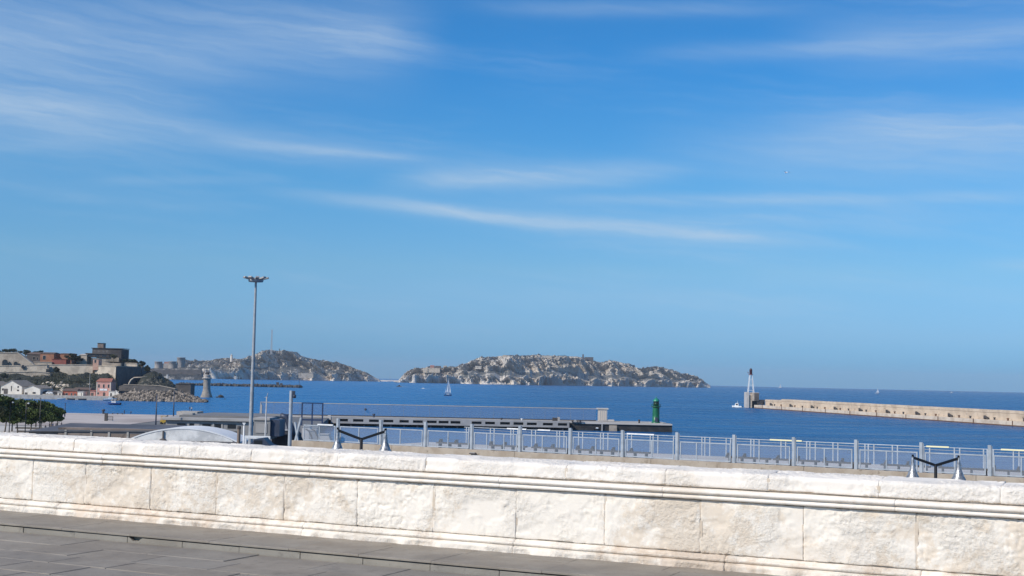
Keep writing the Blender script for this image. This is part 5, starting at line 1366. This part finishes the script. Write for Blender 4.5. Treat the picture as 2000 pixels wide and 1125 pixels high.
rw = thing('rampart_wall', 'long low dark rampart wall around the castle island', 'wall', (X(300, 3170), 3170, sea_z(3170)))
for i in range(12):
    p0 = 285 + i * 9; MB().box(X(p0, 3170) - X(300, 3170), X(p0 + 9, 3170) - X(300, 3170) - .05, 0, 5, 10, Z(p0, 722.5, 3170) + .9 + (i % 3) * .5).build('rampart_section', M_bunker, rw)
block_house('jetty_house', 'tiny pale house by the shore of the castle island', 'house', 325, 327.5, 731.5, 736, 3140, M_cream, dep=6, sink=8)

# ================================================================== HEADLAND ON THE LEFT
HP = np.array([-500, -300, -120, 0, 60, 100, 180, 226, 240, 258, 275, 290, 300, 320, 345, 362, 380])
def head_top(px):   # crest height by column (metres above the sea at about 1000 m)
    pys = {226: 708, 240: 706, 258: 705.5, 275: 710, 290: 719, 300: 727, 320: 742, 345: 760, 362: 770, 380: 778}
    ks2 = sorted(pys); return np.interp(px, ks2, [20 - (pys[k_] - (738.2 + .0213 * (k_ - 1000))) * 985 / FOC for k_ in ks2])
def head_z(px, Y):
    px = np.asarray(px, float); Y = np.asarray(Y, float)
    l = np.interp(Y, [862, 868, 872, 893, 915, 940, 962, 985, 1000, 1060, 1250, 1500], [-2, 1.6, 2.0, 2.2, 5, 10, 14.5, 15.5, 22, 27, 30, 30])
    ht = head_top(px); sh = np.clip(ht / 26, 0.05, 1.2)
    r = ht * np.interp(Y, [884, 892, 915, 950, 985, 1020, 1045, 1090, 1120, 1190], [-.12, .08, .13, .20, .28, .36, 1.0, .96, .55, -.1])
    r2 = ht * np.interp(Y, [884, 892, 915, 950, 985, 1045, 1120, 1190], [-.12, .12, .30, .66, 1.0, .96, .55, -.1])
    kk = np.clip((px - 262) / 50, 0, 1); kk = kk * kk * (3 - 2 * kk); r = r * (1 - kk) + r2 * kk
    k = np.clip((px - 215) / 22, 0, 1); k = k * k * (3 - 2 * k)
    return l * (1 - k) + r * k
nx, ny = 420, 150
U = np.linspace(-420, 382, nx); Yg = np.concatenate([np.linspace(862, 1060, 110), np.linspace(1064, 1500, 40)])
UU, YY = np.meshgrid(U, Yg, indexing='ij')
XX = (UU - 1000) / FOC * YY * 1.0
XX = np.array([[X(0, 1000) * 0 for _ in range(1)]]) + XX
ZZ = head_z(UU, YY)
nz_ = fbm(XX * .05, YY * .05, 2, 6, .55, ridged=True) - .6; nz2 = fbm(XX * .16, YY * .16, 5, 4, .6) - .5
amp = np.clip((ZZ - 2.2) / 4, 0, 1)
ZZ = ZZ + amp * (nz_ * 8.5 + nz2 * 4.0) * np.where((YY > 985) & (UU < 226), .35, 1)
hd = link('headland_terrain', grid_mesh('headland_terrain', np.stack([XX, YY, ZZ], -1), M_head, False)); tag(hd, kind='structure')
# quay of the little harbour
q0, q1 = X(-250, 866), X(222, 866)
tag(MB().box(q0, q1, 864, 892, -2, 2.35).build('harbour_quay', M_conc), kind='structure')

# boulder breakwater
mb = MB(); rk = random.Random(21)
for i in range(1000):
    px = rk.uniform(222, 402); t_ = (px - 222) / 180
    topz = 6.4 * min(1, (px - 205) / 60) * (1 - max(0, (px - 345) / 58) ** 1.5)
    if topz < .3: topz = .3
    v = rk.random(); Y = 862 + v * 16
    rock(mb, (X(px, Y), Y, topz * v * rk.uniform(.85, 1.05) - .3), rk.choice((.7, 1.0, 1.4, 1.9, 2.3)), rk, .85)
b = mb.build('boulder_breakwater', M_rubble); tag(b, 'sunlit bank of piled boulders in front of the headland ending near the stone tower', 'boulders', kind='stuff')
MBx = MB()
for px in np.arange(222, 400, 1.5):
    pass
core = MB(); N_ = 30
for i in range(N_):
    pa, pb_ = 222 + i * 6, 228 + i * 6
    tz = max(.1, 6.0 * min(1, (pa - 205) / 60) * (1 - max(0, (pa - 340) / 58) ** 1.5))
    core.box(X(pa, 880), X(pb_, 880), 874, 886, -2, tz * .9)
tag(core.build('breakwater_core', M_rubble), 'stony core behind the piled boulders of the headland breakwater', 'boulders', kind='stuff')
# long dark wall behind the boulders, and dark block at its end
t = thing('quay_wall', 'long dark grey wall with pale coping behind the boulder bank', 'wall', (X(233, 900), 900, 0))
w = X(343, 900) - X(233, 900); z1_ = Z(290, 752.5, 900)
MB().hprism([(0, 2), (0, z1_ - 1), (3, z1_), (w * .72, z1_ - .3), (w, z1_ - 2.2), (w, 2)][::-1], 0, 6).build('wall', M_cliffst, t)
MB().hprism([(3, z1_ + .003), (3, z1_ + .4), (w * .72, z1_ + .1), (w, z1_ - 1.8), (w, z1_ - 2.19), (w * .72, z1_ - .297)][::-1], -.3, 2).build('coping', M_fort, t)
t = thing('blockhouse', 'dark blue-grey block at the right tip of the headland', 'blockhouse', (X(344, 935), 935, 0))
MB().box(0, X(373, 935) - X(344, 935), 0, 12, -1, Z(360, 750.5, 935), .1).build('wall', M_bunker, t)
MB().box(-.3, X(373, 935) - X(344, 935) + .3, -.3, 12.3, Z(360, 750.5, 935) + .003, Z(360, 750.5, 935) + .45).build('roof', M_bunker2, t)
# pale curved stair rail on the dark slope
o = [at(p_, q_, 925) for p_, q_ in ((251, 755), (252.5, 748), (256, 742), (261, 738.5))]
t = thing('concrete_arch', 'pale curved concrete arch rib against the dark headland slope', 'arch', o[0])
MB().tube([tuple(v - o[0]) for v in o], .55, 6).build('rib', M_fort2, t)
o2 = [at(p_, q_, 932) for p_, q_ in ((261, 737.5), (275, 737), (287, 735.5))]
MB().tube([tuple(v - o[0]) for v in o2], .4, 6).build('coping', M_fort, t)

# ---- fort walls
def wall_seg(name, label, pts, Y, thick, material, group=None, sink=8, cat='fort wall', cope=True, ang=None):
    """pts: photo columns with top and bottom rows; built as an upright wall at distance Y"""
    base = Vector((X(pts[0][0], Y), Y, 0)); t = thing(name, label, cat, base, 0, group)
    tp = [at(p[0], p[1], Y) - base for p in pts]; bt_ = [at(p[0], p[2], Y) - base for p in pts]
    poly = [(v.x, v.z - sink) for v in bt_] + [(v.x, v.z) for v in tp[::-1]]
    MB().hprism(poly, 0, thick).build('wall', material, t)
    if cope:
        for a_, b__ in zip(tp[:-1], tp[1:]): MB().bar((a_.x, .3, a_.z + .2), (b__.x, .3, b__.z + .2), 1.4, .4).build('coping', M_fort2, t)
    return t
wall_seg('fort_wall', 'lower pale fort wall running from the left edge to the shrubs', [(-60, 728, 745), (28, 727, 742), (70, 726, 742), (98, 729, 735)], 958, 5, M_fort)
wall_seg('fort_wall', 'middle fort wall band with a small dark opening above the shrubs', [(-60, 716, 730), (60, 714, 730), (92, 712.5, 728)], 972, 5, M_fort2)
wall_seg('fort_wall', 'long fort wall topped by a level parapet left of the salmon house', [(92, 712.5, 728), (140, 712.5, 726), (181, 713.5, 728)], 978, 5, M_fort2)
wall_seg('fort_wall', 'sloping grey glacis wall with arched openings at the left edge', [(-80, 690, 716), (34, 689, 716), (42, 695, 715), (66, 713, 715)], 992, 6, M_fort)
for i, (px, py, r_) in enumerate(((10, 708, 2.2), (31, 710.5, 1.6), (45, 716, 1.2))):
    t = thing('arched_opening', 'dark arched opening in the grey fort wall, %s' % ('leftmost and largest', 'middle one', 'smallest right one')[i], 'opening', at(px, py, 990.5 if i < 2 else 970.9), 0, 'dark arched openings in the fort')
    MB().hprism([(r_ * cos(a_), r_ * sin(a_)) for a_ in np.linspace(0, pi, 9)] + [(-r_, -r_), (r_, -r_)], 0, .9).build('recess', M_glassdark, t)
    MB().hprism([(r_ * 1.2 * cos(a_), r_ * 1.2 * sin(a_)) for a_ in np.linspace(0, pi, 9)] + [(r_ * cos(a_), r_ * sin(a_)) for a_ in np.linspace(pi, 0, 9)], -.15, .3).build('arch', M_fort, t)
t = thing('arched_opening', 'narrow dark doorway in the pale fort wall above the shrubs', 'opening', at(92.3, 724, 971.4)); MB().box(-.9, .9, 0, .5, -2, 1.2).build('recess', M_glassdark, t); MB().box(-1.1, 1.1, -.1, .4, 1.21, 1.6).build('lintel', M_fort, t)
# bastion: lit left face, shaded right face turning away
bs = thing('bastion', 'big stone bastion with pale sunlit left face and dark shaded right face', 'bastion', (0, 0, 0))
A0 = at(181, 724, 975); C0 = at(226.5, 716, 962); E0 = at(302, 716, 1035)
ztb = Z(226.5, 716, 962)
def pz(px, py, Y): return at(px, py, Y)
pts = [(A0.x, 985), (A0.x + 2, 974), (C0.x, 962), (E0.x - 4, 1030), (E0.x - 14, 1046), (A0.x, 1046)]
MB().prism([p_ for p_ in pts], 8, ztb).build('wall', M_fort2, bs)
# its flank is faced separately, the shade put into a darker stone colour
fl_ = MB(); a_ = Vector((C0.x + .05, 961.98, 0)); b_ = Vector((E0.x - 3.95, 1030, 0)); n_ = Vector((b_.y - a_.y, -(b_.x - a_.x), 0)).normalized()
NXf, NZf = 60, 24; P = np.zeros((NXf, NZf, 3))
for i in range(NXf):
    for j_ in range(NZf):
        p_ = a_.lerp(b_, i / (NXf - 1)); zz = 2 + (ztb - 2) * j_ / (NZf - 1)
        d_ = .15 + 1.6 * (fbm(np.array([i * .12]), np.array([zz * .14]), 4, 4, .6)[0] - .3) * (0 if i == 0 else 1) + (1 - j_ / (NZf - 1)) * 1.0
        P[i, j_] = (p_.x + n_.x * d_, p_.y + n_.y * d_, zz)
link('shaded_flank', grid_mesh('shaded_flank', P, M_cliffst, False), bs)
MB().bar((C0.x, 962.4, ztb + .25), (E0.x - 4, 1030, ztb + .25), 1.2, .5).build('coping', M_fort, bs)
MB().bar((A0.x + 2, 974.3, ztb + .25), (C0.x, 962.3, ztb + .25), 1.2, .5).build('coping', M_fort2, bs)
wall_seg('terrace_wall', 'short pale terrace wall under the pines on top of the bastion', [(243, 709.5, 714), (268, 710, 715)], 1005, 3, M_fort2, sink=2)
wall_seg('terrace_wall', 'crumbling pale terrace wall below the dark concrete building', [(190, 708, 716), (200, 706, 717), (214, 709, 717), (236, 709.5, 716)], 985, 3, M_fort, sink=2, cope=False)

# ---- houses
def house(name, label, px0, px1, pyb, pye, pyr, Y, dep, wallm, roofm, ridge='x', wins=(), door=None, group=None, sidem=None, cat='house', rz=0.0, trim=None):
    """pye eaves row, pyr ridge row; ridge along x (eaves to the viewer) or along y (gable to the viewer)"""
    a = at(px0, pyb, Y); w = X(px1, Y) - X(px0, Y); he_ = Z(px0, pye, Y) - a.z; hr_ = Z(px0, pyr, Y) - a.z
    t = thing(name, label, cat, a, rz, group); o_ = .35
    if ridge == 'x':
        MB().box(0, w, 0, dep, -2, he_).build('wall', wallm, t)
        MB().add([(-o_, -o_, he_ + .01), (w + o_, -o_, he_ + .01), (w + o_, dep + o_, he_ + .01), (-o_, dep + o_, he_ + .01), (w * .04, dep / 2, hr_), (w * .96, dep / 2, hr_), (-o_, -o_, he_ + .25), (w + o_, -o_, he_ + .25), (w + o_, dep + o_, he_ + .25), (-o_, dep + o_, he_ + .25)],
                 [(0, 3, 2, 1), (0, 1, 7, 6), (1, 2, 8, 7), (2, 3, 9, 8), (3, 0, 6, 9), (6, 7, 5, 4), (7, 8, 5), (8, 9, 4, 5), (9, 6, 4)]).build('roof', roofm, t)
    else:
        MB().hprism([(0, -2), (w, -2), (w, he_), (w / 2, hr_), (0, he_)], 0, dep).build('wall', wallm, t)
        for sg in (0, 1):
            e = (-o_, he_ - .2) if sg == 0 else (w + o_, he_ - .2)
            pr = [e, (w / 2, hr_ + .02), (w / 2, hr_ + .32), (e[0], e[1] + .3)]
            MB().hprism(pr if sg == 0 else pr[::-1], -o_, dep + o_).build('roof_slope', roofm, t)
    for (fx, fz, ww, wh) in wins:
        x_, z_ = fx * w, fz * he_; f = MB().box(x_ - ww / 2 - .12, x_ + ww / 2 + .12, -.10, -.003, z_ - .12, z_ + wh + .12).build('window', trim or M_trim, t)
        MB().box(x_ - ww / 2, x_ + ww / 2, -.13, -.103, z_, z_ + wh).build('pane', M_glassdark, f)
    if door:
        fx, ww, wh = door; MB().box(fx * w - ww / 2, fx * w + ww / 2, -.09, -.004, 0, wh).build('door', M_bunker, t)
    return t
house('white_house', 'large white gabled house at the left edge of the little harbour', 1, 42, 772.5, 754, 743, 885, 27, M_offwhite, M_tilegrey, 'y', ((.10, .55, 1.1, 1.3), (.82, .52, 1.2, .9), (.82, .85, .8, 1.2), (.5, .5, .5, 3.4)), (.24, 2.6, 4.6))
house('white_house', 'smaller white gabled house with grey roof right of the large one', 47, 78, 775, 758.5, 753, 881, 24, M_offwhite, M_tilegrey, 'y', ((.62, .40, 1.9, 1.0), ), (.12, 1.7, 2.9))
house('white_house', 'narrow white house partly cut off at the far left edge', -38, -3, 772, 752, 745, 885, 22, M_cream, M_tilegrey, 'y', ((.5, .5, 1.2, 1.2),), None)
hp = house('pink_house', 'pink three-window harbour house with terracotta roof below the bastion', 187.5, 216, 774, 745.5, 738.5, 884, 11, M_pink, M_tile, 'x', ((.17, .60, .95, 2.2), (.5, .60, .95, 2.2), (.83, .60, .95, 2.2), (.14, .14, .8, 1.3)), (.55, 1.5, 2.6))
w = X(216, 884) - X(187.5, 884)
MB().box(w * .24, w * .74, -.16, -.02, 3.8, 5.1, .06).build('sign_board', M_white, hp)
for fx in (0.0, .93): MB().box(w * fx, w * fx + .6, -.12, -.004, 0, 9.4).build('corner_trim', M_trim, hp)
house('annex', 'small white flat annex with dark doorway at the right foot of the pink house', 212, 224, 775.5, 764.5, 763.8, 878, 5, M_offwhite, M_cream, 'x', (), (.38, 1.1, 2.6), cat='annex')
t = thing('slanted_wall', 'pale slanted gable wall standing right of the white annex', 'wall', at(225, 776, 878))
w = X(234, 878) - X(225, 878); MB().hprism([(0, 0), (w, 0), (w * .95, 2.2), (.3, 4.6), (0, 4.6)][::-1], 0, .8).build('wall', M_offwhite, t)
house('red_shack', 'low red-painted harbour shack with dark tiled roof', 122, 150, 776, 763.5, 758.5, 880, 9, M_redr, M_tiledark, 'x', ((.28, .35, 1.5, 1.3), (.62, .3, .8, 1.6)), (.88, 1.4, 2.6), cat='shack')
house('grey_shack', 'white-doored shack with pale front right of the red shack', 151, 162, 776, 765, 764, 879, 8, M_offwhite, M_lgrey, 'x', (), (.7, .3, 3), cat='shack')
house('grey_shack', 'dark grey gabled shed behind the white-doored shack', 142, 176, 771, 761, 756.5, 893, 9, M_bunker, M_tiledark, 'x', (), None, cat='shed')
house('pink_shed', 'low pink lean-to between grey shed and pink house', 176, 186, 774, 763.5, 762, 884, 7, M_pink, M_tile, 'x', (), (.4, 1.6, 2.4), cat='shed')
house('boathouse', 'dark open boathouse under low roof right of the smaller white house', 80, 112, 774, 766, 763, 886, 10, M_bunker2, M_bunker, 'x', (), None, cat='shed')
house('cream_shack', 'cream flat shack between boathouse and red shack', 112, 121, 774, 766, 765, 879, 6, M_cream, M_cream, 'x', (), (.5, 1, 2), cat='shack')
t = thing('parked_car', 'white parked car roof in front of the dark boathouse', 'car', at(96, 765, 878)); 
MB().hprism([(-2.1, -1.3), (-2.1, -.5), (-1.5, -.35), (-1.0, .15), (.7, .15), (1.3, -.35), (2.1, -.5), (2.1, -1.3)][::-1], 0, 1.7).build('body', M_white, t)
MB().box(-1.0, .8, -.03, -.003, -.35, .05).build('window', M_glassdark, t); tag(MB().box(X(86, 878), X(108, 878), 876, 884, 2.3, at(96, 765, 878).z - 1.55).build('slipway', M_conc), kind='structure')
for xx in (-1.2, 1.2): MB().lathe([(.32, -.1), (.32, .1)], 0, 0, 10).build('wheel', M_tyre, t, (xx, .1, -1.28)).rotation_euler = (R(90), 0, 0)
# houses on the plateau
house('terracotta_house', 'terracotta house with arched dark window on the plateau', 78, 105, 707, 690.5, 687.5, 1010, 14, M_orange, M_tiledark, 'x', ((.30, .30, 2.2, 3.0),), None)
house('terracotta_house', 'long dull red wall building right of the terracotta house', 101, 129, 711, 701.5, 701, 1000, 10, M_brick, M_brick, 'x', (), None)
house('terracotta_house', 'rust-red house partly hidden by the round green tree', 117, 140, 706, 691, 689.5, 1016, 12, M_orange, M_tiledark, 'x', (), None)
house('grey_house', 'grey and brown roofed cluster house left of the terracotta house', 52, 80, 705, 692, 687.5, 1014, 14, M_bunker, M_tiledark, 'x', ((.5, .2, 1.6, 2.4), (.75, .2, 1.2, 2.0)), None)
house('ochre_house', 'ochre building with arcade low on the plateau centre', 66, 101, 713, 707, 706.5, 998, 8, M_fort, M_trim, 'x', (), None)
house('plateau_house', 'beige house with dark arch right of the round green tree', 155, 169, 713, 693, 691, 1006, 10, M_fort, M_trim, 'x', ((.35, .35, 2.2, 2.6),), None)
house('salmon_house', 'small salmon tower house with one window on the bastion', 181, 192, 717, 701, 700.3, 972, 8, M_salmon, M_cream, 'x', ((.42, .55, 1.2, 2.0),), None)
# dark concrete building with chimney
db = thing('concrete_building', 'tall dark stepped concrete building with chimney on top of the hill', 'building', (X(178, 1010), 1010, Z(178, 706, 1010)))
ox, oz = X(178, 1010), Z(178, 706, 1010)
def dz(py): return Z(200, py, 1010) - oz
def dx(px): return X(px, 1010) - ox
MB().box(dx(178), dx(214), 0, 18, dz(691), dz(680.8)).build('upper_storey', M_bunker, db)
MB().box(dx(214) + .01, dx(235), -.0, 20, dz(716), dz(681.5)).build('tower_block', M_bunker2, db)
MB().box(dx(176), dx(237), -.6, 19, dz(680.8) + .01, dz(679.6)).build('roof', M_bunker2, db)
MB().box(dx(168), dx(214), -3, 16, dz(698), dz(691) - .01).build('balcony_storey', M_bunker2, db)
MB().box(dx(166), dx(215), -3.6, -3.003, dz(691.5), dz(690.2)).build('balcony', M_bunker, db)
MB().box(dx(188), dx(232), -2, 14, dz(706), dz(698) - .01).build('lower_storey', M_fort, db)
MB().box(dx(184.5), dx(196), 4, 10, dz(680) + .3, dz(670.5)).build('chimney', M_brownwall, db)
MB().box(dx(184), dx(196.5), 3.6, 10.4, dz(670.5) + .01, dz(669.8)).build('chimney_cap', M_bunker2, db)
for k in range(4): MB().box(dx(181 + k * 8), dx(185.5 + k * 8), -.06, -.003, dz(688.5), dz(684)).build('window', M_cliffst, db)
for k in range(3): MB().box(dx(172 + k * 14), dx(180 + k * 14), -3.06, -3.004, dz(697), dz(693)).build('window', M_glassdark, db)
MB().box(dx(235) + .02, dx(238), 2, 5, dz(694.5), dz(693)).build('bracket', M_bunker2, db)

# ---- trees and scrub on the headland
def far_tree(px, pyt, Y, cw, ch, label, seed, material=M_pine):
    r_ = random.Random(seed); top = at(px, pyt, Y); s = Y / FOC; W_ = cw * s / 2; Hh = ch * s
    t = thing('pine_tree', label, 'tree', (top.x, Y, top.z - Hh * 1.5), 0, 'trees on the headland')
    MB().tube([(0, 0, -1), (.3, 0, Hh * .8)], .35, 6, .2).tube([(.2, 0, Hh * .6), (W_ * .5, 0, Hh * 1.1)], .2, 5, .08).tube([(.2, 0, Hh * .6), (-W_ * .5, .3, Hh * 1.1)], .2, 5, .08).build('trunk', M_bark, t)
    cl_ = []
    for k in range(11):
        a = r_.uniform(0, 2 * pi); q = r_.random() ** .5; zz = r_.uniform(.35, .9)
        cl_.append((cos(a) * W_ * q * .75, sin(a) * W_ * q * .75, Hh * .5 + Hh * zz * (1 - .3 * q * q), W_ * .38, W_ * .38, Hh * .18))
    leaves('crown', cl_, .42, 90, material, t)
far_tree(140, 689, 1000, 26, 17, 'round dark green tree between the red houses on the plateau', 31)
far_tree(50, 682, 1030, 24, 14, 'dark umbrella pine at the top of the grey glacis wall', 32)
far_tree(22, 681, 1040, 40, 12, 'dark pine on the skyline at the left, second from the edge', 33)
far_tree(-10, 681, 1040, 40, 12, 'dark pine on the skyline cut by the left edge', 34)
far_tree(78, 684.5, 1045, 26, 9, 'low dark tree on the skyline above the grey house', 35)
far_tree(152, 692, 1004, 14, 16, 'narrow dark tree right of the round green tree', 36)
far_tree(222, 690, 1000, 16, 12, 'olive green tree growing in front of the dark concrete building', 37, M_scrub)
far_tree(246, 700.5, 1010, 16, 10, 'dark pine on the bastion just right of the concrete building', 38)
far_tree(262, 701, 1015, 20, 11, 'wide dark pine on the bastion above the short pale wall', 39)
far_tree(277, 705, 1012, 18, 14, 'dark pine on the right shoulder of the bastion', 40)
far_tree(288, 713, 1008, 12, 14, 'smallest dark pine where the headland falls to the sea', 41)
far_tree(110, 715.5, 966, 14, 14, 'dark tree growing against the fort wall above the scrub', 42)
far_tree(6, 730, 950, 30, 16, 'dark trees mass at the left edge below the fort wall', 43)
far_tree(-22, 728, 950, 30, 18, 'dark tree beyond the left edge below the fort wall', 44)
cl_ = []; rs = random.Random(50)
def clump(px, Y, r_):
    z_ = float(head_z(px, Y)); cl_.append((X(px, Y), Y, z_ + r_ * .3, r_, r_, r_ * .6))
for i in range(330):
    px = rs.uniform(52, 226); Y = rs.uniform(916, 968); clump(px, Y, rs.uniform(1.3, 2.8))
for i in range(60):
    px = rs.uniform(-60, 60); Y = rs.uniform(925, 955); clump(px, Y, rs.uniform(1.3, 2.6))
for i in range(160):
    px = rs.uniform(234, 340); Y = rs.uniform(925, 1000); clump(px, Y, rs.uniform(.8, 1.8))
for i in range(90):
    px = rs.uniform(-80, 170); Y = rs.uniform(1020, 1060); clump(px, Y, rs.uniform(1.0, 2.2))
o = leaves('hillside_scrub', cl_, .34, 44, M_scrub); tag(o, 'grey-green scrub and bushes covering the headland slopes', 'bushes', kind='stuff')
# pale rock outcrops between the scrub
mb = MB()
for (pc, Yc_, n_) in ((134, 925, 30), (172, 922, 34), (108, 930, 16), (238, 915, 16), (85, 925, 12), (128, 915, 18)):
    for k in range(n_):
        px = rs.gauss(pc, 7); Y = rs.gauss(Yc_, 5); rock(mb, (X(px, Y), Y, float(head_z(px, Y)) + .4), rs.uniform(.8, 1.8), rs, .7)
tag(mb.build('rock_outcrops', M_fort2), 'pale rock outcrops between the scrub above the harbour houses', 'rocks', kind='stuff')
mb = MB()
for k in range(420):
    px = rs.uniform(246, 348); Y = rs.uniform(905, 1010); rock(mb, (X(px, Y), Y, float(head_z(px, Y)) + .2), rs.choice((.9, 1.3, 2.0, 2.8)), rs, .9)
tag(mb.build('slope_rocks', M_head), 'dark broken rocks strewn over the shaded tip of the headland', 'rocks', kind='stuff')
# post in the little harbour
t = thing('flag_pole', 'thin grey pole standing between the sheds and the scrub slope', 'pole', at(174, 774, 878)); MB().tube([(0, 0, 0), (0, 0, Z(174, 729, 878) - at(174, 774, 878).z)], .16, 6, .1).build('pole', M_steel, t); MB().lathe([(.3, 0), (.3, .3)], n=6).build('base', M_conc, t)
